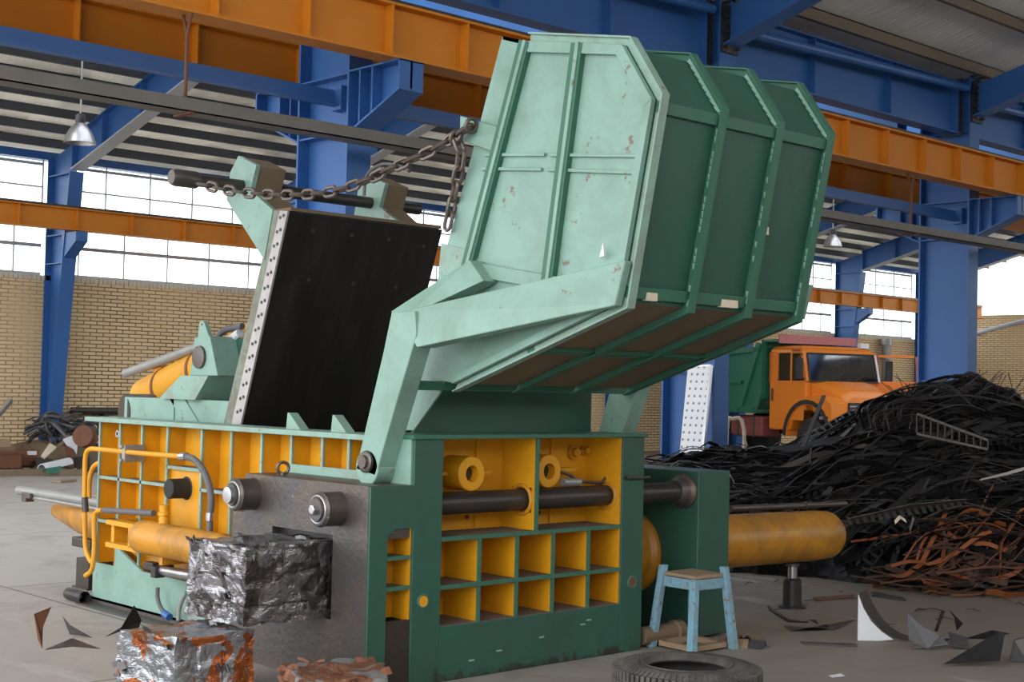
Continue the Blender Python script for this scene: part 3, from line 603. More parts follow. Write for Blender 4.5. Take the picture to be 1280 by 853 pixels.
# lift cylinder with trunnion bracket for the lid
brs = []
for x0 in (5.0, 5.95):
    m = MB(); m.prismx([(8.497, 1.839), (8.303, 1.847), (8.189, 1.583), (8.544, 1.58)], x0, x0+.20); br = m.build('trunnion_bracket', 'mint_paint', B, bevel=.004)
    m = MB(); m.prismx([(8.45, 1.84), (8.44, 1.93), (8.42, 1.948), (8.39, 1.948), (8.37, 1.93), (8.31, 1.84)], x0+.0, x0+.03); ear = m.build('lifting_ear', 'mint_paint', br)
    MB().cyl((x0-.003, 8.405, 1.925), (x0+.01, 8.405, 1.925), .008, 10).build('eye_hole', 'oily_dark', ear)
    MB().lathe((x0, 8.415, 1.705), (-1, 0, 0), [(0, .078), (.018, .076), (.02, .07)], 28).build('trunnion_cap', 'bare_steel', br, smooth=True)
    m = MB(); m.prismx([(8.82, 1.42), (8.35, 1.42), (8.19, 1.58), (8.54, 1.58)], x0-.07, x0+.20); m.build('gusset', 'mint_edge', br)
    m = MB(); m.prismx([(8.69, 1.26), (9.38, 1.26), (9.38, 1.42), (8.69, 1.42)], x0-.03, x0+.2); m.prismx([(8.55, 1.26), (8.35, 1.26), (8.55, 1.42), (8.75, 1.42)], x0-.03, x0+.05); m.box(x0-.02, x0+.25, 8.0, 8.69, 1.24, 1.42); m.build('bracket_foot', 'mint_paint', br)
    m = MB(); m.box(x0+.2, x0+.26, 8.15, 8.5, 1.42, 1.84); m.build('cheek_plate', 'green_paint', br)
ca, cb = Vector((5.45, 9.95, 1.38)), Vector((5.45, 8.30, 1.82)); L = (cb-ca).length
lc = MB().lathe(ca, cb-ca, [(0, .05), (.02, .15), (.06, .17), (L-.1, .17), (L-.08, .18), (L, .18)], 32).build('lift_cylinder', 'yellow_paint', B, smooth=True)
for t in (.22, .52): q = ca+(cb-ca)*t; MB().cyl(q, q+(cb-ca).normalized()*.035, .174, 32).build('clamp_band', 'rust', lc, smooth=True)
MB().cyl(cb, (5.5, 7.86, 2.1), .07, 20).build('piston_rod', 'rust', lc, smooth=True)
m = MB().tube([at(157, 467, x=5.35), at(200, 452, x=5.35), at(250, 433, x=5.35)], .035, 12); m.tube([at(178, 455, x=5.4), at(250, 430, x=5.4)], .012); m.build('oil_pipe', 'grey_galv', lc, smooth=True)
q = at(201, 461, x=5.4); MB().box(q.x-.03, q.x+.05, q.y-.05, q.y+.05, q.z-.1, q.z+.02).build('pipe_support', 'orange_beam', lc)
MB().lathe(at(158, 515, x=5.0), (-1, .15, 0), [(-.2, .13), (0, .13), (.02, .12)], 24).build('end_cap', 'dark_steel', lc, smooth=True)
hh = pipe('hydraulic_hose', [(272, 421), (280, 414), (291, 410), (303, 408)], 5.2, .022, 'hose_grey'); pipe('hose_fitting', [(300, 416), (290, 424)], 5.2, .03, 'white_sheet', hh, 3)
# black pressing lid, standing open
m = MB(); sec = [(7.926, .92), (8.15, .92), (8.0, 1.30), (7.50, 2.62), (7.332, 2.60)]; m.prismx(sec, 4.95, 6.18)
lid = m.build('press_lid', 'black_plate', B, bevel=.004)
fl = lambda z: 7.786-(z-1.3)*(.454/1.3)
m = MB(); m.prism([(4.950, fl(.95), .95), (4.950, fl(.95)+.112, .95), (4.950, fl(2.6)+.085, 2.6+.01), (4.950, fl(2.6), 2.6)], (-.014, 0, 0)); st = m.build('edge_strip', 'strip_silver', lid)
for k in range(15):
    z = 1.36+k*.0865
    for d in (.032, .068): MB().cyl((4.937, fl(z)+d, z+(.05-d)*.3), (4.932, fl(z)+d, z+(.05-d)*.3), .011, 8).build('bolt_hole', 'black_plate', st)
m = MB(); m.prism([(4.950, fl(.95)+.112, .95), (4.950, fl(.95)+.222, .95), (4.950, fl(2.6)+.165, 2.62), (4.950, fl(2.6)+.085, 2.61)], (-.006, 0, 0)); m.build('side_face', 'weathered_side', lid)
m = MB(); m.box(4.96, 6.17, 7.335, 7.50, 2.605, 2.626); m.build('dusty_top', 'dusty_brown', lid)
for x, z in ((5.15, 2.5), (5.45, 2.5), (5.75, 2.5), (6.05, 2.48), (5.2, 2.2), (5.55, 2.2), (5.9, 2.2)): MB().cyl((x, fl(z)-.001, z), (x, fl(z)-.006, z-.002), .012, 10).build('rivet', 'bare_steel', lid)
for x0, x1 in ((4.95, 5.17), (5.98, 6.18)):
    m = MB(); m.prismx([(7.582, 2.314), (8.043, 2.728), (8.004, 2.907), (7.914, 3.002), (7.70, 2.92), (7.76, 2.766), (7.50, 2.62)], x0-.012, x0+.02); lg = m.build('lid_lug', 'mint_paint', lid)
    m = MB(); m.prismx([(7.60, 2.60), (8.03, 2.75), (8.0, 2.9), (7.914, 2.995), (7.71, 2.915), (7.765, 2.766), (7.55, 2.63)], x0+.02, x1); m.build('lug_block', 'dusty_brown', lg)
sh = MB().cyl((4.45, 7.86, 2.80), (6.40, 7.86, 2.80), .040, 20).build('lid_shaft', 'dark_steel', lid, smooth=True)
MB().lathe((4.62, 7.86, 2.80), (-1, 0, 0), [(0, .042), (.02, .055), (.16, .055), (.19, .045), (.19, .02)], 20).build('shaft_end', 'bare_steel', sh, smooth=True)
# hopper: profile in the Y-Z plane, open towards the lid
HX0, HX1 = 4.85, 6.195
P1, P2, P3, P4, P5, P6 = (5.32, 3.333), (5.125, 3.271), (4.47, 3.148), (4.278, 2.868), (4.464, 1.954), (5.617, 1.562)
P7, P8, P9 = (5.87, 1.60), (5.81, 2.047), (5.56, 2.683)
T = .02
def off(p, d=.02):
    c = (5.1, 2.4); v = Vector((c[0]-p[0], c[1]-p[1])).normalized()*d; return (p[0]+v.x, p[1]+v.y)
hop = MB()
for a, b in ((P1, P2), (P2, P3), (P3, P4), (P4, P5)): hop.prismx([a, b, off(b), off(a)], HX0, HX1)
hp = hop.build('hopper', 'green_paint', B)
m = MB(); m.prismx([P5, P6, off(P6), off(P5)], HX0, HX1); m.build('hopper_floor', 'dusty_brown', hp)
for x in (HX0, HX1-.016):
    m = MB(); m.prismx([P1, P2, P3, P4, P5, P6, P7, P8, P9], x, x+.016); sd = m.build('side_plate', 'mint_paint', hp)
    if x > 5: continue
    sx = x
    def strip(a, b, w, h, mat='mint_paint', name='side_rib'):
        a = Vector((0, *a)); b = Vector((0, *b)); d = (b-a).normalized(); n = Vector((0, -d.z, d.y))*w/2
        m = MB(); m.prism([(sx, *(q.yz)) for q in (a-n, b-n, b+n, a+n)], (-h, 0, 0)); return m.build(name, mat, sd, bevel=.002)
    lp = lambda a, b, t: (a[0]+(b[0]-a[0])*t, a[1]+(b[1]-a[1])*t)
    R0, R1 = P2, (5.54, 2.12)                       # rib nearest the mouth
    S0, S1 = lp(P2, P3, .56), (4.93, 2.07)
    for a, b in ((R0, R1), (S0, S1)):
        strip(a, b, .075, .035, 'green_edge'); strip((a[0]-.012, a[1]), (b[0]-.012, b[1]), .022, .045)
    strip((5.42, 2.735), (4.98, 2.69), .016, .02); strip((4.94, 2.685), (4.36, 2.62), .016, .02)
    strip((5.44, 2.665), (5.0, 2.62), .016, .02); strip((4.96, 2.615), (4.38, 2.545), .016, .02)
    strip((5.52, 2.16), (4.62, 2.01), .07, .03)
    for a, b in ((P2, P3), (P3, P4), (P4, P5), (P5, P6)):
        i1, i2 = off(a, .055), off(b, .055)
        m = MB(); m.prism([(sx, *a), (sx, *b), (sx, *i2), (sx, *i1)], (-.03, 0, 0)); m.build('edge_band', 'mint_paint', sd, bevel=.002)
    m = MB(); m.prism([(sx, 5.75, 2.30), (sx, 5.77, 2.14), (sx, 5.50, 2.09), (sx, 5.46, 2.24)], (-.01, 0, 0)); m.build('patch_plate', 'mint_edge', sd)
    m = MB(); c1, c2 = at(588, 150, x=4.84), at(632, 170, x=4.84); m.prism([(sx, 5.60, 2.955), (sx, 5.30, 2.86), (sx, 5.335, 2.74), (sx, 5.60, 2.83)], (-.03, 0, 0)); m.build('chain_lug', 'mint_paint', sd, bevel=.003)
    q = at(753, 322, x=4.82); MB().prism([q+Vector((0, .012, 0)), q+Vector((0, -.02, .005)), q+Vector((0, -.012, .07))], (-.01, 0, 0)).build('bright_flake', 'white_sheet', sd)
m = MB(); m.prism([at(px_, py_, x=4.87) for px_, py_ in ((531, 420), (575, 412), (550, 491), (517, 538), (506, 538), (514, 505))], (.012, 0, 0)); m.build('tail_plate', 'mint_paint', hp)
def lo_off(p, d): return off(p, -d)
for x in (HX0+.02, 5.30, 5.745, HX1-.02):
    w = .026
    m = MB()
    for a, b in ((P2, P3), (P3, P4), (P4, P5), (P5, P6)):
        m.prismx([off(a, .01), off(b, .01), lo_off(b, .045), lo_off(a, .045)], x-w*.35, x+w*.35)
        m.prismx([lo_off(a, .040), lo_off(b, .040), lo_off(b, .05), lo_off(a, .05)], x-w, x+w)
    m.build('shell_rib', 'mint_edge' if x < HX0+.1 else 'green_edge', hp)
    m = MB()
    for k in range(26):
        t = k/26; z0 = P4[1]+(P5[1]-P4[1])*t; y0 = P4[0]+(P5[0]-P4[0])*t; z1 = P4[1]+(P5[1]-P4[1])*(t+.03)
        if random.random() < .6: m.box(x-w*.35-.005, x-w*.35, y0-.030, y0-.012, min(z0, z1)-.002, max(z0, z1))
    for k in range(8):
        t = k/8; y0 = P3[0]+(P4[0]-P3[0])*t; z0 = P3[1]+(P4[1]-P3[1])*t; m.prismx([(y0-.02, z0+.012), (y0-.02-.024, z0-.023), (y0-.012-.024, z0-.031), (y0-.002, z0-.0)], x-w*.35-.006, x-w*.35)
    if x > HX0+.1: m.build('weld_bead', 'weld', hp)['kind'] = 'stuff'
for a, b, t in ((P4, P5, .03), (P4, P5, .945), (P5, P6, .53)):
    c = Vector(a)+(Vector(b)-Vector(a))*t; d = (Vector(b)-Vector(a)).normalized(); n = Vector((-d.y, d.x))
    if (Vector((5.1, 2.4))-c).dot(n) > 0: n = -n
    m = MB(); e0 = c-d*.028; e1 = c+d*.028
    m.prismx([tuple(e0), tuple(e1), tuple(e1+n*.022), tuple(e0+n*.022)], HX0+.01, HX1-.01); m.build('cross_stiffener', 'green_edge', hp, bevel=.003)
for x, w in ((5.02, .035), (5.60, .06), (5.78, .02)):
    q = Vector(P4)+(Vector(P5)-Vector(P4))*(.96 if x < 5.7 else .55); MB().box(x-w, x+w, q.x-.032, q.x-.0, q.y-.022, q.y+.016).build('paper_label', 'cream_panel', hp)
# lift arms either side and the cross bar between their elbows
for x0, sgn in ((4.55, 1), (6.33, -1)):
    if sgn == 1: low, top = x0, HX0-.135
    else: low, top = x0, x0-.02
    W = .12
    m = MB(); m.prismx([(6.06, 1.10), (5.89, 1.075), (5.765, 1.38), (5.585, 1.80), (5.60, 1.925), (5.79, 1.925), (5.85, 1.72)], x0, x0+W)
    m.lathe((x0, 5.965, 1.115), (1, 0, 0), [(0, .095), (W, .095)], 28)
    arm = m.build('lift_arm', 'mint_paint', B, bevel=.006)
    if sgn == 1:
        m = MB().rings([[(x0, 5.72, 1.925), (x0, 5.58, 1.74), (x0+W, 5.58, 1.74), (x0+W, 5.72, 1.925)], [(HX0-.05, 4.40, 2.14), (HX0-.05, 4.46, 1.935), (HX0, 4.46, 1.935), (HX0, 4.40, 2.14)]])
        m.build('upper_arm', 'mint_paint', arm, bevel=.006)
        m = MB().rings([[(x0, 5.80, 1.925), (x0+W, 5.80, 1.925), (x0+W, 5.66, 1.90), (x0, 5.66, 1.90)], [(HX0-.10, 5.42, 2.19), (HX0, 5.42, 2.19), (HX0, 5.31, 2.08), (HX0-.10, 5.31, 2.08)]])
        m.build('strut', 'mint_paint', arm, bevel=.004)
    else:
        m = MB(); m.prismx([(5.72, 1.925), (5.58, 1.74), (4.50, 1.95), (4.45, 2.13)], x0-.13, x0); m.build('upper_arm', 'mint_paint', arm)
    pin = MB().lathe((x0+.02, 5.965, 1.145), (-1, 0, 0), [(0, .058), (.035, .056), (.04, .048), (.04, .036), (.055, .034), (.055, .012)], 28).build('pivot_pin', 'bare_steel', arm, smooth=True)
    MB().cyl((x0+W, 5.965, 1.145), ((4.70 if sgn == 1 else 6.46), 5.965, 1.145), .06, 20).build('pivot_shaft', 'mint_edge', arm, smooth=True)
MB().box(4.60, 6.44, 5.745, 5.80, 1.525, 1.575).build('cross_bar', 'green_edge', B, bevel=.004)
m = MB(); m.box(4.665, 4.69, 5.745, 6.16, 1.034, 1.27); m.build('pivot_bracket', 'mint_paint', B, bevel=.003)
# chains
link = None
def link_mesh():
    m = MB(); R, r, h = .024, .0105, .026; pts = []
    for k in range(7): a = PI/2+PI*k/6; pts.append((R*math.cos(a)-h, R*math.sin(a), 0))
    for k in range(7): a = -PI/2+PI*k/6; pts.append((R*math.cos(a)+h, R*math.sin(a), 0))
    n = len(pts); vs = []; fs = []
    for i in range(n):
        d = (Vector(pts[(i+1) % n])-Vector(pts[i-1])).normalized(); s_ = Vector((0, 0, 1)); t = d.cross(s_)
        for j in range(6): vs.append(Vector(pts[i])+(t*math.cos(PI*j/3)+s_*math.sin(PI*j/3))*r)
    for i in range(n):
        for j in range(6): fs.append((i*6+j, ((i+1) % n)*6+j, ((i+1) % n)*6+(j+1) % 6, i*6+(j+1) % 6))
    m._add(vs, fs); return m
lk = link_mesh().build('link', 'chain_steel', None, local=True, smooth=True); link_me = lk.data; bpy.data.objects.remove(lk)
def chain(pts, parent_label=None):
    path = smooth_path(pts, 20); step = .080; out = [path[0]]; acc = 0
    for i in range(1, len(path)):
        seg = (path[i]-path[i-1]).length; acc += seg
        if acc >= step: out.append(path[i]); acc = 0
    c0 = MB().torus(path[0], (0, 1, .3), .035, .011, 20, 8).build('chain', 'chain_steel', B, smooth=True)
    for i in range(len(out)-1):
        d = (out[i+1]-out[i]).normalized(); u = Vector((0, 0, 1)) if abs(d.z) < .9 else Vector((0, 1, 0))
        s_ = d.cross(u).normalized(); u = s_.cross(d)
        if i % 2: u, s_ = s_, -u
        M = Matrix((d, s_, u)).transposed().to_4x4(); M.translation = (out[i]+out[i+1])/2-WL[B.name]
        o = bpy.data.objects.new('link', link_me); COL.objects.link(o); o.parent = c0; o.matrix_local = M
    return c0
CH = [at(589, 157, x=4.78), at(545, 186, x=4.72), at(500, 206, x=4.66), at(440, 233, x=4.60), at(390, 243, x=4.57), at(330, 243, x=4.54), at(285, 238, x=4.50), at(250, 230, x=4.47)]
chain(CH)
chain([at(570, 172, x=4.76), at(577, 190, x=4.78), at(572, 222, x=4.80), at(566, 250, x=4.82), at(561, 275, x=4.82), at(556, 296, x=4.82)])
pipe('loose_cable', [(455, 245), (457, 225), (464, 213), (480, 205), (500, 208), (512, 214)], 5.6, .012, 'hose_grey')
# side ram: end plate, yellow cylinder out to the right, jack under it
m = MB(); m.box(6.97, 7.28, YF, 6.95, .02, 1.05); ep = m.build('ram_end_plate', 'green_paint', B, bevel=.006)
MB().lathe((6.97, 6.30, .50), (-1, 0, 0), [(0, .27), (.03, .27), (.06, .24), (.30, .23), (.33, .2), (.52, .2)], 36).build('ram_flange', 'yellow_worn', ep, smooth=True)
rc = MB().lathe((7.28, 6.28, .52), (1, 0, -.015), [(0, .185), (1.72, .185), (1.86, .178), (1.93, .14), (1.95, .06)], 36).build('side_ram_cylinder', 'yellow_worn', B, smooth=True)
a, b = at(913, 636, y=6.3), at(1057, 630, y=6.3); m = MB().cyl(a, b, .022, 12); c = a+(b-a)*.62; m.cyl(c, c+(b-a)*.02, .028); m.build('return_pipe', 'bare_steel', rc, smooth=True)
m = MB(); m.box(6.47, 6.97, 6.02, 6.1, 0, .03); m.build('base_tie', 'oily_dark', B)

# ------------------------------------------------------------------ bales
def bale(quad, z0, z1, mat, label, seed, rough=.02, n=26, group=None):
    """crushed block: gridded box between four ground corners, creased by noise"""
    c = [Vector((*q, 0)) for q in quad]; H = z1-z0
    def P(u, v, w): return (c[0]*(1-u)*(1-v)+c[1]*u*(1-v)+c[2]*u*v+c[3]*(1-u)*v)+Vector((0, 0, z0+H*w))
    vs = []; idx = {}; fs = []
    def vid(i, j, k):
        if (i, j, k) not in idx:
            p = P(i/n, j/n, k/n); ctr = P(.5, .5, .5)
            q = p*1.0+Vector((seed*3.1, seed*1.7, 0))
            a = noise.noise(q*4)*.8+abs(noise.noise(q*9))*.6+(abs(noise.noise(q*21)))*.35
            cell = noise.cell(q*7)*.35
            e = sum(1 for t in (i, j, k) if t in (0, n)); kk = rough*(1.25 if e > 1 else 1)
            d = (p-ctr).normalized(); wob = noise.noise_vector(q*9)*rough*.5
            p = p+d*(a+cell-.5)*kk+wob
            p.z = max(p.z, z0+.001)
            idx[(i, j, k)] = len(vs); vs.append(p)
        return idx[(i, j, k)]
    for i in range(n):
        for j in range(n):
            for (f) in (lambda a, b: (a, b, 0), lambda a, b: (a, b, n), lambda a, b: (a, 0, b), lambda a, b: (a, n, b), lambda a, b: (0, a, b), lambda a, b: (n, a, b)):
                q = [vid(*f(i, j)), vid(*f(i+1, j)), vid(*f(i+1, j+1)), vid(*f(i, j+1))]
                fs += [(q[0], q[1], q[2]), (q[0], q[2], q[3])] if (i+j) % 2 else [(q[0], q[1], q[3]), (q[1], q[2], q[3])]
    m = MB(); m._add(vs, fs); o = m.build('metal_bale', mat); tag(o, label, 'metal bale', group)
    # crumpled strips standing off the faces
    rnd = random.Random(seed); L = MB()
    for k in range(22):
        u, v = rnd.random(), rnd.random(); w = rnd.choice((0, 1)); face = rnd.randrange(3)
        p = P(u, v, 1) if face == 0 else (P(u, 0, v) if face == 1 else P(0, u, v)); p.z = max(p.z, z0+.03)
        d = Vector((rnd.uniform(-1, 1), rnd.uniform(-1, 1), rnd.uniform(-.4, .4))).normalized(); s_ = rnd.uniform(.012, .035)
        q = p-(P(.5, .5, .5)-p).normalized()*.004
        L.ribbon([q-d*s_, q+Vector((0, 0, .006)), q+d*s_], [Vector((0, .01, .012))*rnd.uniform(.4, 1.4)]*3, .002)
    L.build('loose_flaps', 'scrap_grey' if mat != 'crushed_rusty' else 'rust', o)['kind'] = 'stuff'
    return o
bale([(3.89, 6.065), (4.62, 6.065), (4.62, 6.575), (3.86, 6.575)], .335, .735, 'crushed_tin', 'shiny crushed tin bale coming out of the baler outlet', 3, .022, 30)
bale([(3.53, 6.09), (3.93, 6.03), (3.98, 6.52), (3.43, 6.47)], 0, .322, 'crushed_mixed', 'crushed bale of silver and orange tin lying under the shiny bale', 5, .026, 28)
bale([(3.76, 5.40), (4.18, 5.26), (4.42, 5.68), (3.97, 5.84)], 0, .195, 'crushed_rusty', 'low rusty crushed bale in front of the outlet block', 8, .03, 26)

# ------------------------------------------------------------------ stool
sr = thing('wooden_stool', 'chipped light blue wooden stool beside the baler', 'stool', (6.76, 5.58, 0))
TC, BC, TZ = Vector((6.76, 5.585, 0)), Vector((6.76, 5.585, 0)), .455
def rot(v, a): return Vector((v[0]*math.cos(a)-v[1]*math.sin(a), v[0]*math.sin(a)+v[1]*math.cos(a), 0))
ang = -.05
cs = [(-1, -1), (1, -1), (1, 1), (-1, 1)]
tops = [TC+rot((x*.115, y*.115), ang) for x, y in cs]; bots = [BC+rot((x*.185, y*.165), ang) for x, y in cs]
m = MB(); q = [TC+rot((x*.135, y*.135), ang)+Vector((0, 0, TZ-.02)) for x, y in cs]; m.prism(q, (0, 0, .02)); m.build('seat', 'timber', sr, bevel=.003)
for i in range(4):
    m = MB(); ext = Vector((0, 0, TZ-.022)); a = tops[i]+ext; b = bots[i]+Vector((0, 0, .0))
    if i in (1, 3): a = tops[i]+(tops[i]-TC)*.12+Vector((0, 0, TZ+.04)); a = a+(a-b).normalized()*0
    s_ = .021; r1 = [rot((s_*sx, s_*sy), ang) for sx, sy in cs]; 
    m.rings([[b+k*1.1 for k in r1], [a+k for k in r1]]); m.build('leg', 'sky_blue_wood', sr, bevel=.003)
for i in range(4):
    a, b = tops[i], tops[(i+1) % 4]; d = (a+b)/2-TC; o_ = d.normalized()*.012
    m = MB(); m.bar(a+o_+Vector((0, 0, TZ-.055)), b+o_+Vector((0, 0, TZ-.055)), .022, .062); m.build('apron', 'sky_blue_wood', sr, bevel=.002)
bd = MB(); q = [Vector((6.60, 5.40, 0)), Vector((7.0, 5.40, 0)), Vector((6.98, 5.78, 0)), Vector((6.58, 5.76, 0))]
for i in range(4): bd.bar(bots[i]+(BC-bots[i])*.25+Vector((0, 0, .028)), bots[(i+1) % 4]+(BC-bots[(i+1) % 4])*.25+Vector((0, 0, .028)), .05, .03)
bd.build('stretcher', 'timber', sr)
# ------------------------------------------------------------------ tyre
tc = Vector((5.47, 4.55, 0)); prof = [(.028, .19), (.0, .215), (.0, .30), (.02, .335), (.045, .355), (.11, .362), (.175, .355), (.20, .335), (.22, .30), (.222, .25), (.214, .215), (.195, .192), (.187, .198), (.2, .235), (.2, .29), (.17, .325), (.05, .325), (.02, .29), (.022, .235), (.036, .198), (.028, .19)]
ty = MB().lathe(tc, (0, 0, 1), prof, 72, False).build('truck_tyre', 'rubber', smooth=True); tag(ty, 'worn black tyre lying on the floor in front of baler', 'tyre')
tb = MB()
for k in range(72):
    a = 2*PI*k/72; e = Vector((math.cos(a), math.sin(a), 0)); t = Vector((-math.sin(a), math.cos(a), 0))
    for z0, z1 in ((.035, .09), (.10, .15), (.16, .20)):
        p = tc+e*.345; tb.prism([p-t*.009+Vector((0, 0, z0)), p+t*.009+Vector((0, 0, z0)), p+t*.009+Vector((0, 0, z1)), p-t*.009+Vector((0, 0, z1))], e*.022)
    p = tc+e*.315+Vector((0, 0, .212)); tb.prism([p-t*.006, p+t*.006, p+t*.006+e*.03-Vector((0, 0, .02)), p-t*.006+e*.03-Vector((0, 0, .02))], (0, 0, .006))
tb.build('tread', 'rubber', ty)
MB().torus(tc+Vector((0, 0, .218)), (0, 0, 1), .222, .004, 60, 6).build('bead_ring', 'rubber', ty, smooth=True)
# ------------------------------------------------------------------ jacks and supports
j = thing('bottle_jack', 'black support jack under the yellow side cylinder', 'jack', (8.62, 6.2, 0))
MB().lathe((8.62, 6.2, 0), (0, 0, 1), [(0, .10), (.012, .10), (.015, .068), (.20, .066), (.215, .05)], 24).build('body', 'dark_steel', j, smooth=True)
MB().cyl((8.62, 6.2, .21), (8.62, 6.2, .318), .034, 18).build('ram', 'bright_steel', j, smooth=True)
m = MB().lathe((8.62, 6.2, .30), (0, 0, 1), [(0, .05), (.018, .05)], 18); m.build('saddle', 'bare_steel', j)
s = thing('support_stand', 'brown support stand under the rear cylinder at left', 'stand', (5.02, 9.85, 0))
m = MB(); m.box(4.92, 5.12, 9.75, 9.95, 0, .22); m.box(4.90, 5.14, 9.73, 9.97, 0, .012); m.build('post', 'oily_dark', s, bevel=.004); MB().box(4.97, 5.07, 9.8, 9.9, .22, .30).build('neck', 'oily_dark', s)
m = MB(); m.box(4.90, 5.14, 9.70, 10.0, .30, .37); m.build('cap_block', 'oily_dark', s, bevel=.01)
m = MB(); m.lathe(at(800, 788, x=6.50), (1, .0, 0), [(0, .055), (.30, .055), (.31, .068), (.37, .068), (.37, .04), (.33, .04)], 20); o = m.build('ground_pipe', 'dusty_brown', smooth=True); o.location.z = 0; tag(o, 'short dusty pipe on the floor behind the stool', 'pipe')
rnd = random.Random(4)
for k, (x, y) in enumerate(((7.06, 5.45), (7.16, 5.58), (7.25, 5.50), (7.12, 5.36))):
    m = MB(); a = rnd.uniform(0, 3); u = Vector((math.cos(a), math.sin(a), 0)); v = Vector((-u.y, u.x, 0)); c = Vector((x, y, .004))
    m.ribbon([c-u*.09, c+Vector((0, 0, .035)), c+u*.08], [v*.035, v*.045, v*.03], .006); o = m.build('litter_scrap', ('timber', 'rust', 'dusty_brown', 'scrap_grey')[k]); tag(o, 'bit of dirty litter on the floor right of the stool', 'litter', 'litter by the stool')
for q, lb in (((1040, 846), 'small white paper scrap on the bare floor right of the tyre'),):
    c = at(*q, z=0); m = MB(); m.sheet([c+Vector((-.04, -.03, .003)), c+Vector((.05, -.05, .003)), c+Vector((.05, -.02, .012)), c+Vector((-.02, .01, .004))], .002); tag(m.build('paper_scrap', 'white_sheet'), lb, 'paper')

# ------------------------------------------------------------------ offcuts on the floor
def offcut(name, px, depth_pts, mat, label, cat='offcut', t=.004):
    """bent plate: outline of ground-related points in the place, with thickness"""
    tag(MB().sheet(depth_pts, t).build(name, mat), label, cat)
def V(px, py, dx=0, **k): return at(px, py, **k)
def flat(pts, z=.003): return [at(x, y, z=z) for x, y in pts]
def stand(pts, base):
    """upright plate: base pixel fixes its depth on the floor"""
    g = at(*base, z=0.002); d = (g-EYE).dot(_f); out = []
    for x, y, dd in pts:
        p = at(x, y, d=d+dd); p.z = max(p.z, .002); out.append(p)
    return out
offcut('steel_offcut', 0, flat([(57, 812), (90, 798), (125, 811), (90, 808)]), 'scrap_black', 'flat black crescent offcut on the floor at lower left')
offcut('steel_offcut', 0, stand([(43, 768, 0), (65, 759, .08), (54, 775, .06), (50, 790, .05), (53, 811, 0), (48, 800, 0)], (52, 812)), 'rust', 'brown curved offcut standing at the lower left corner')
offcut('steel_offcut', 0, stand([(78, 770, .1), (88, 782, .05), (115, 797, 0), (100, 794, 0), (87, 793, 0)], (100, 797)), 'scrap_grey', 'grey sickle-shaped offcut beside the black crescent one')
offcut('steel_offcut', 0, stand([(168, 757, .1), (177, 776, .1), (172, 790, .05), (150, 790, 0), (130, 799, 0), (152, 784, 0)], (150, 798)), 'scrap_black', 'pointed black offcut standing left of the lower bale')
# big white-faced curved offcut at right
pts = [(1073, 743), (1082, 757), (1092, 773), (1104, 787), (1120, 797), (1145, 806)]
g = at(1085, 802, z=0); dd = (g-EYE).dot(_f); m = MB()
poly = [at(1073, 743, d=dd), at(1079, 760, d=dd), at(1089, 777, d=dd), at(1102, 790, d=dd), at(1117, 800, d=dd), at(1100, 806, d=dd), at(1072, 802, d=dd)]
for p in poly: p.z = max(p.z, .003)
m.sheet(poly, .006); o = m.build('curved_offcut', 'white_sheet'); tag(o, 'tall white curved offcut with dark rim standing at right', 'offcut')
rim = [at(1074, 742, d=dd), at(1080, 757, d=dd), at(1090, 774, d=dd), at(1103, 788, d=dd), at(1120, 798, d=dd), at(1148, 805, d=dd), at(1180, 810, d=dd)]
for p in rim: p.z = max(p.z, .004)
MB().ribbon([q_+Vector((.018, -.016, .012)) for q_ in smooth_path(rim, 4)], [Vector((.020, -.018, .012))]*(len(rim)*4-3), .004).build('rim', 'dark_steel', o)
fl_specs = [
 ([(1134, 767, 0), (1141, 766, 0), (1152, 783, .0), (1175, 795, 0), (1160, 812, -.05), (1136, 800, 0)], (1150, 812), 'scrap_grey', 'grey two-horned offcut right of the white curved one'),
 ([(1168, 789, 0), (1177, 763, .1), (1181, 765, .1), (1172, 790, .0)], (1172, 803), 'scrap_black', 'thin dark upright splinter among the right offcuts'),
 ([(1186, 762, .2), (1204, 780, .2), (1196, 789, .2), (1193, 773, .2)], (1196, 800), 'scrap_black', 'small curled dark horn offcut standing at right'),
 ([(1180, 830, -.1), (1210, 815, 0), (1248, 790, 0), (1256, 793, 0), (1250, 826, -.1), (1220, 828, -.1)], (1215, 830), 'scrap_black', 'large black bent plate offcut at the lower right'),
 ([(1140, 812, 0), (1185, 806, 0), (1178, 797, .1), (1160, 799, .1)], (1160, 813), 'scrap_silver', 'shiny strip offcut lying in front of the grey two-horned one'),
 ([(1268, 800, 0), (1285, 795, .1), (1285, 828, 0), (1262, 826, 0)], (1270, 828), 'scrap_grey', 'grey plate offcut cut off by the right edge'),
 ([(1205, 800, .2), (1240, 788, .3), (1262, 792, .3), (1230, 806, .2)], (1230, 806), 'scrap_black', 'dark crumpled plate behind the large black bent one'),
 ([(1185, 790, .2), (1210, 797, .1), (1212, 812, 0), (1190, 808, 0)], (1200, 812), 'scrap_grey', 'grey folded offcut between the horn and black plate'),
]
for ps, bs, mt, lb in fl_specs: offcut('steel_offcut', 0, stand(ps, bs), mt, lb)
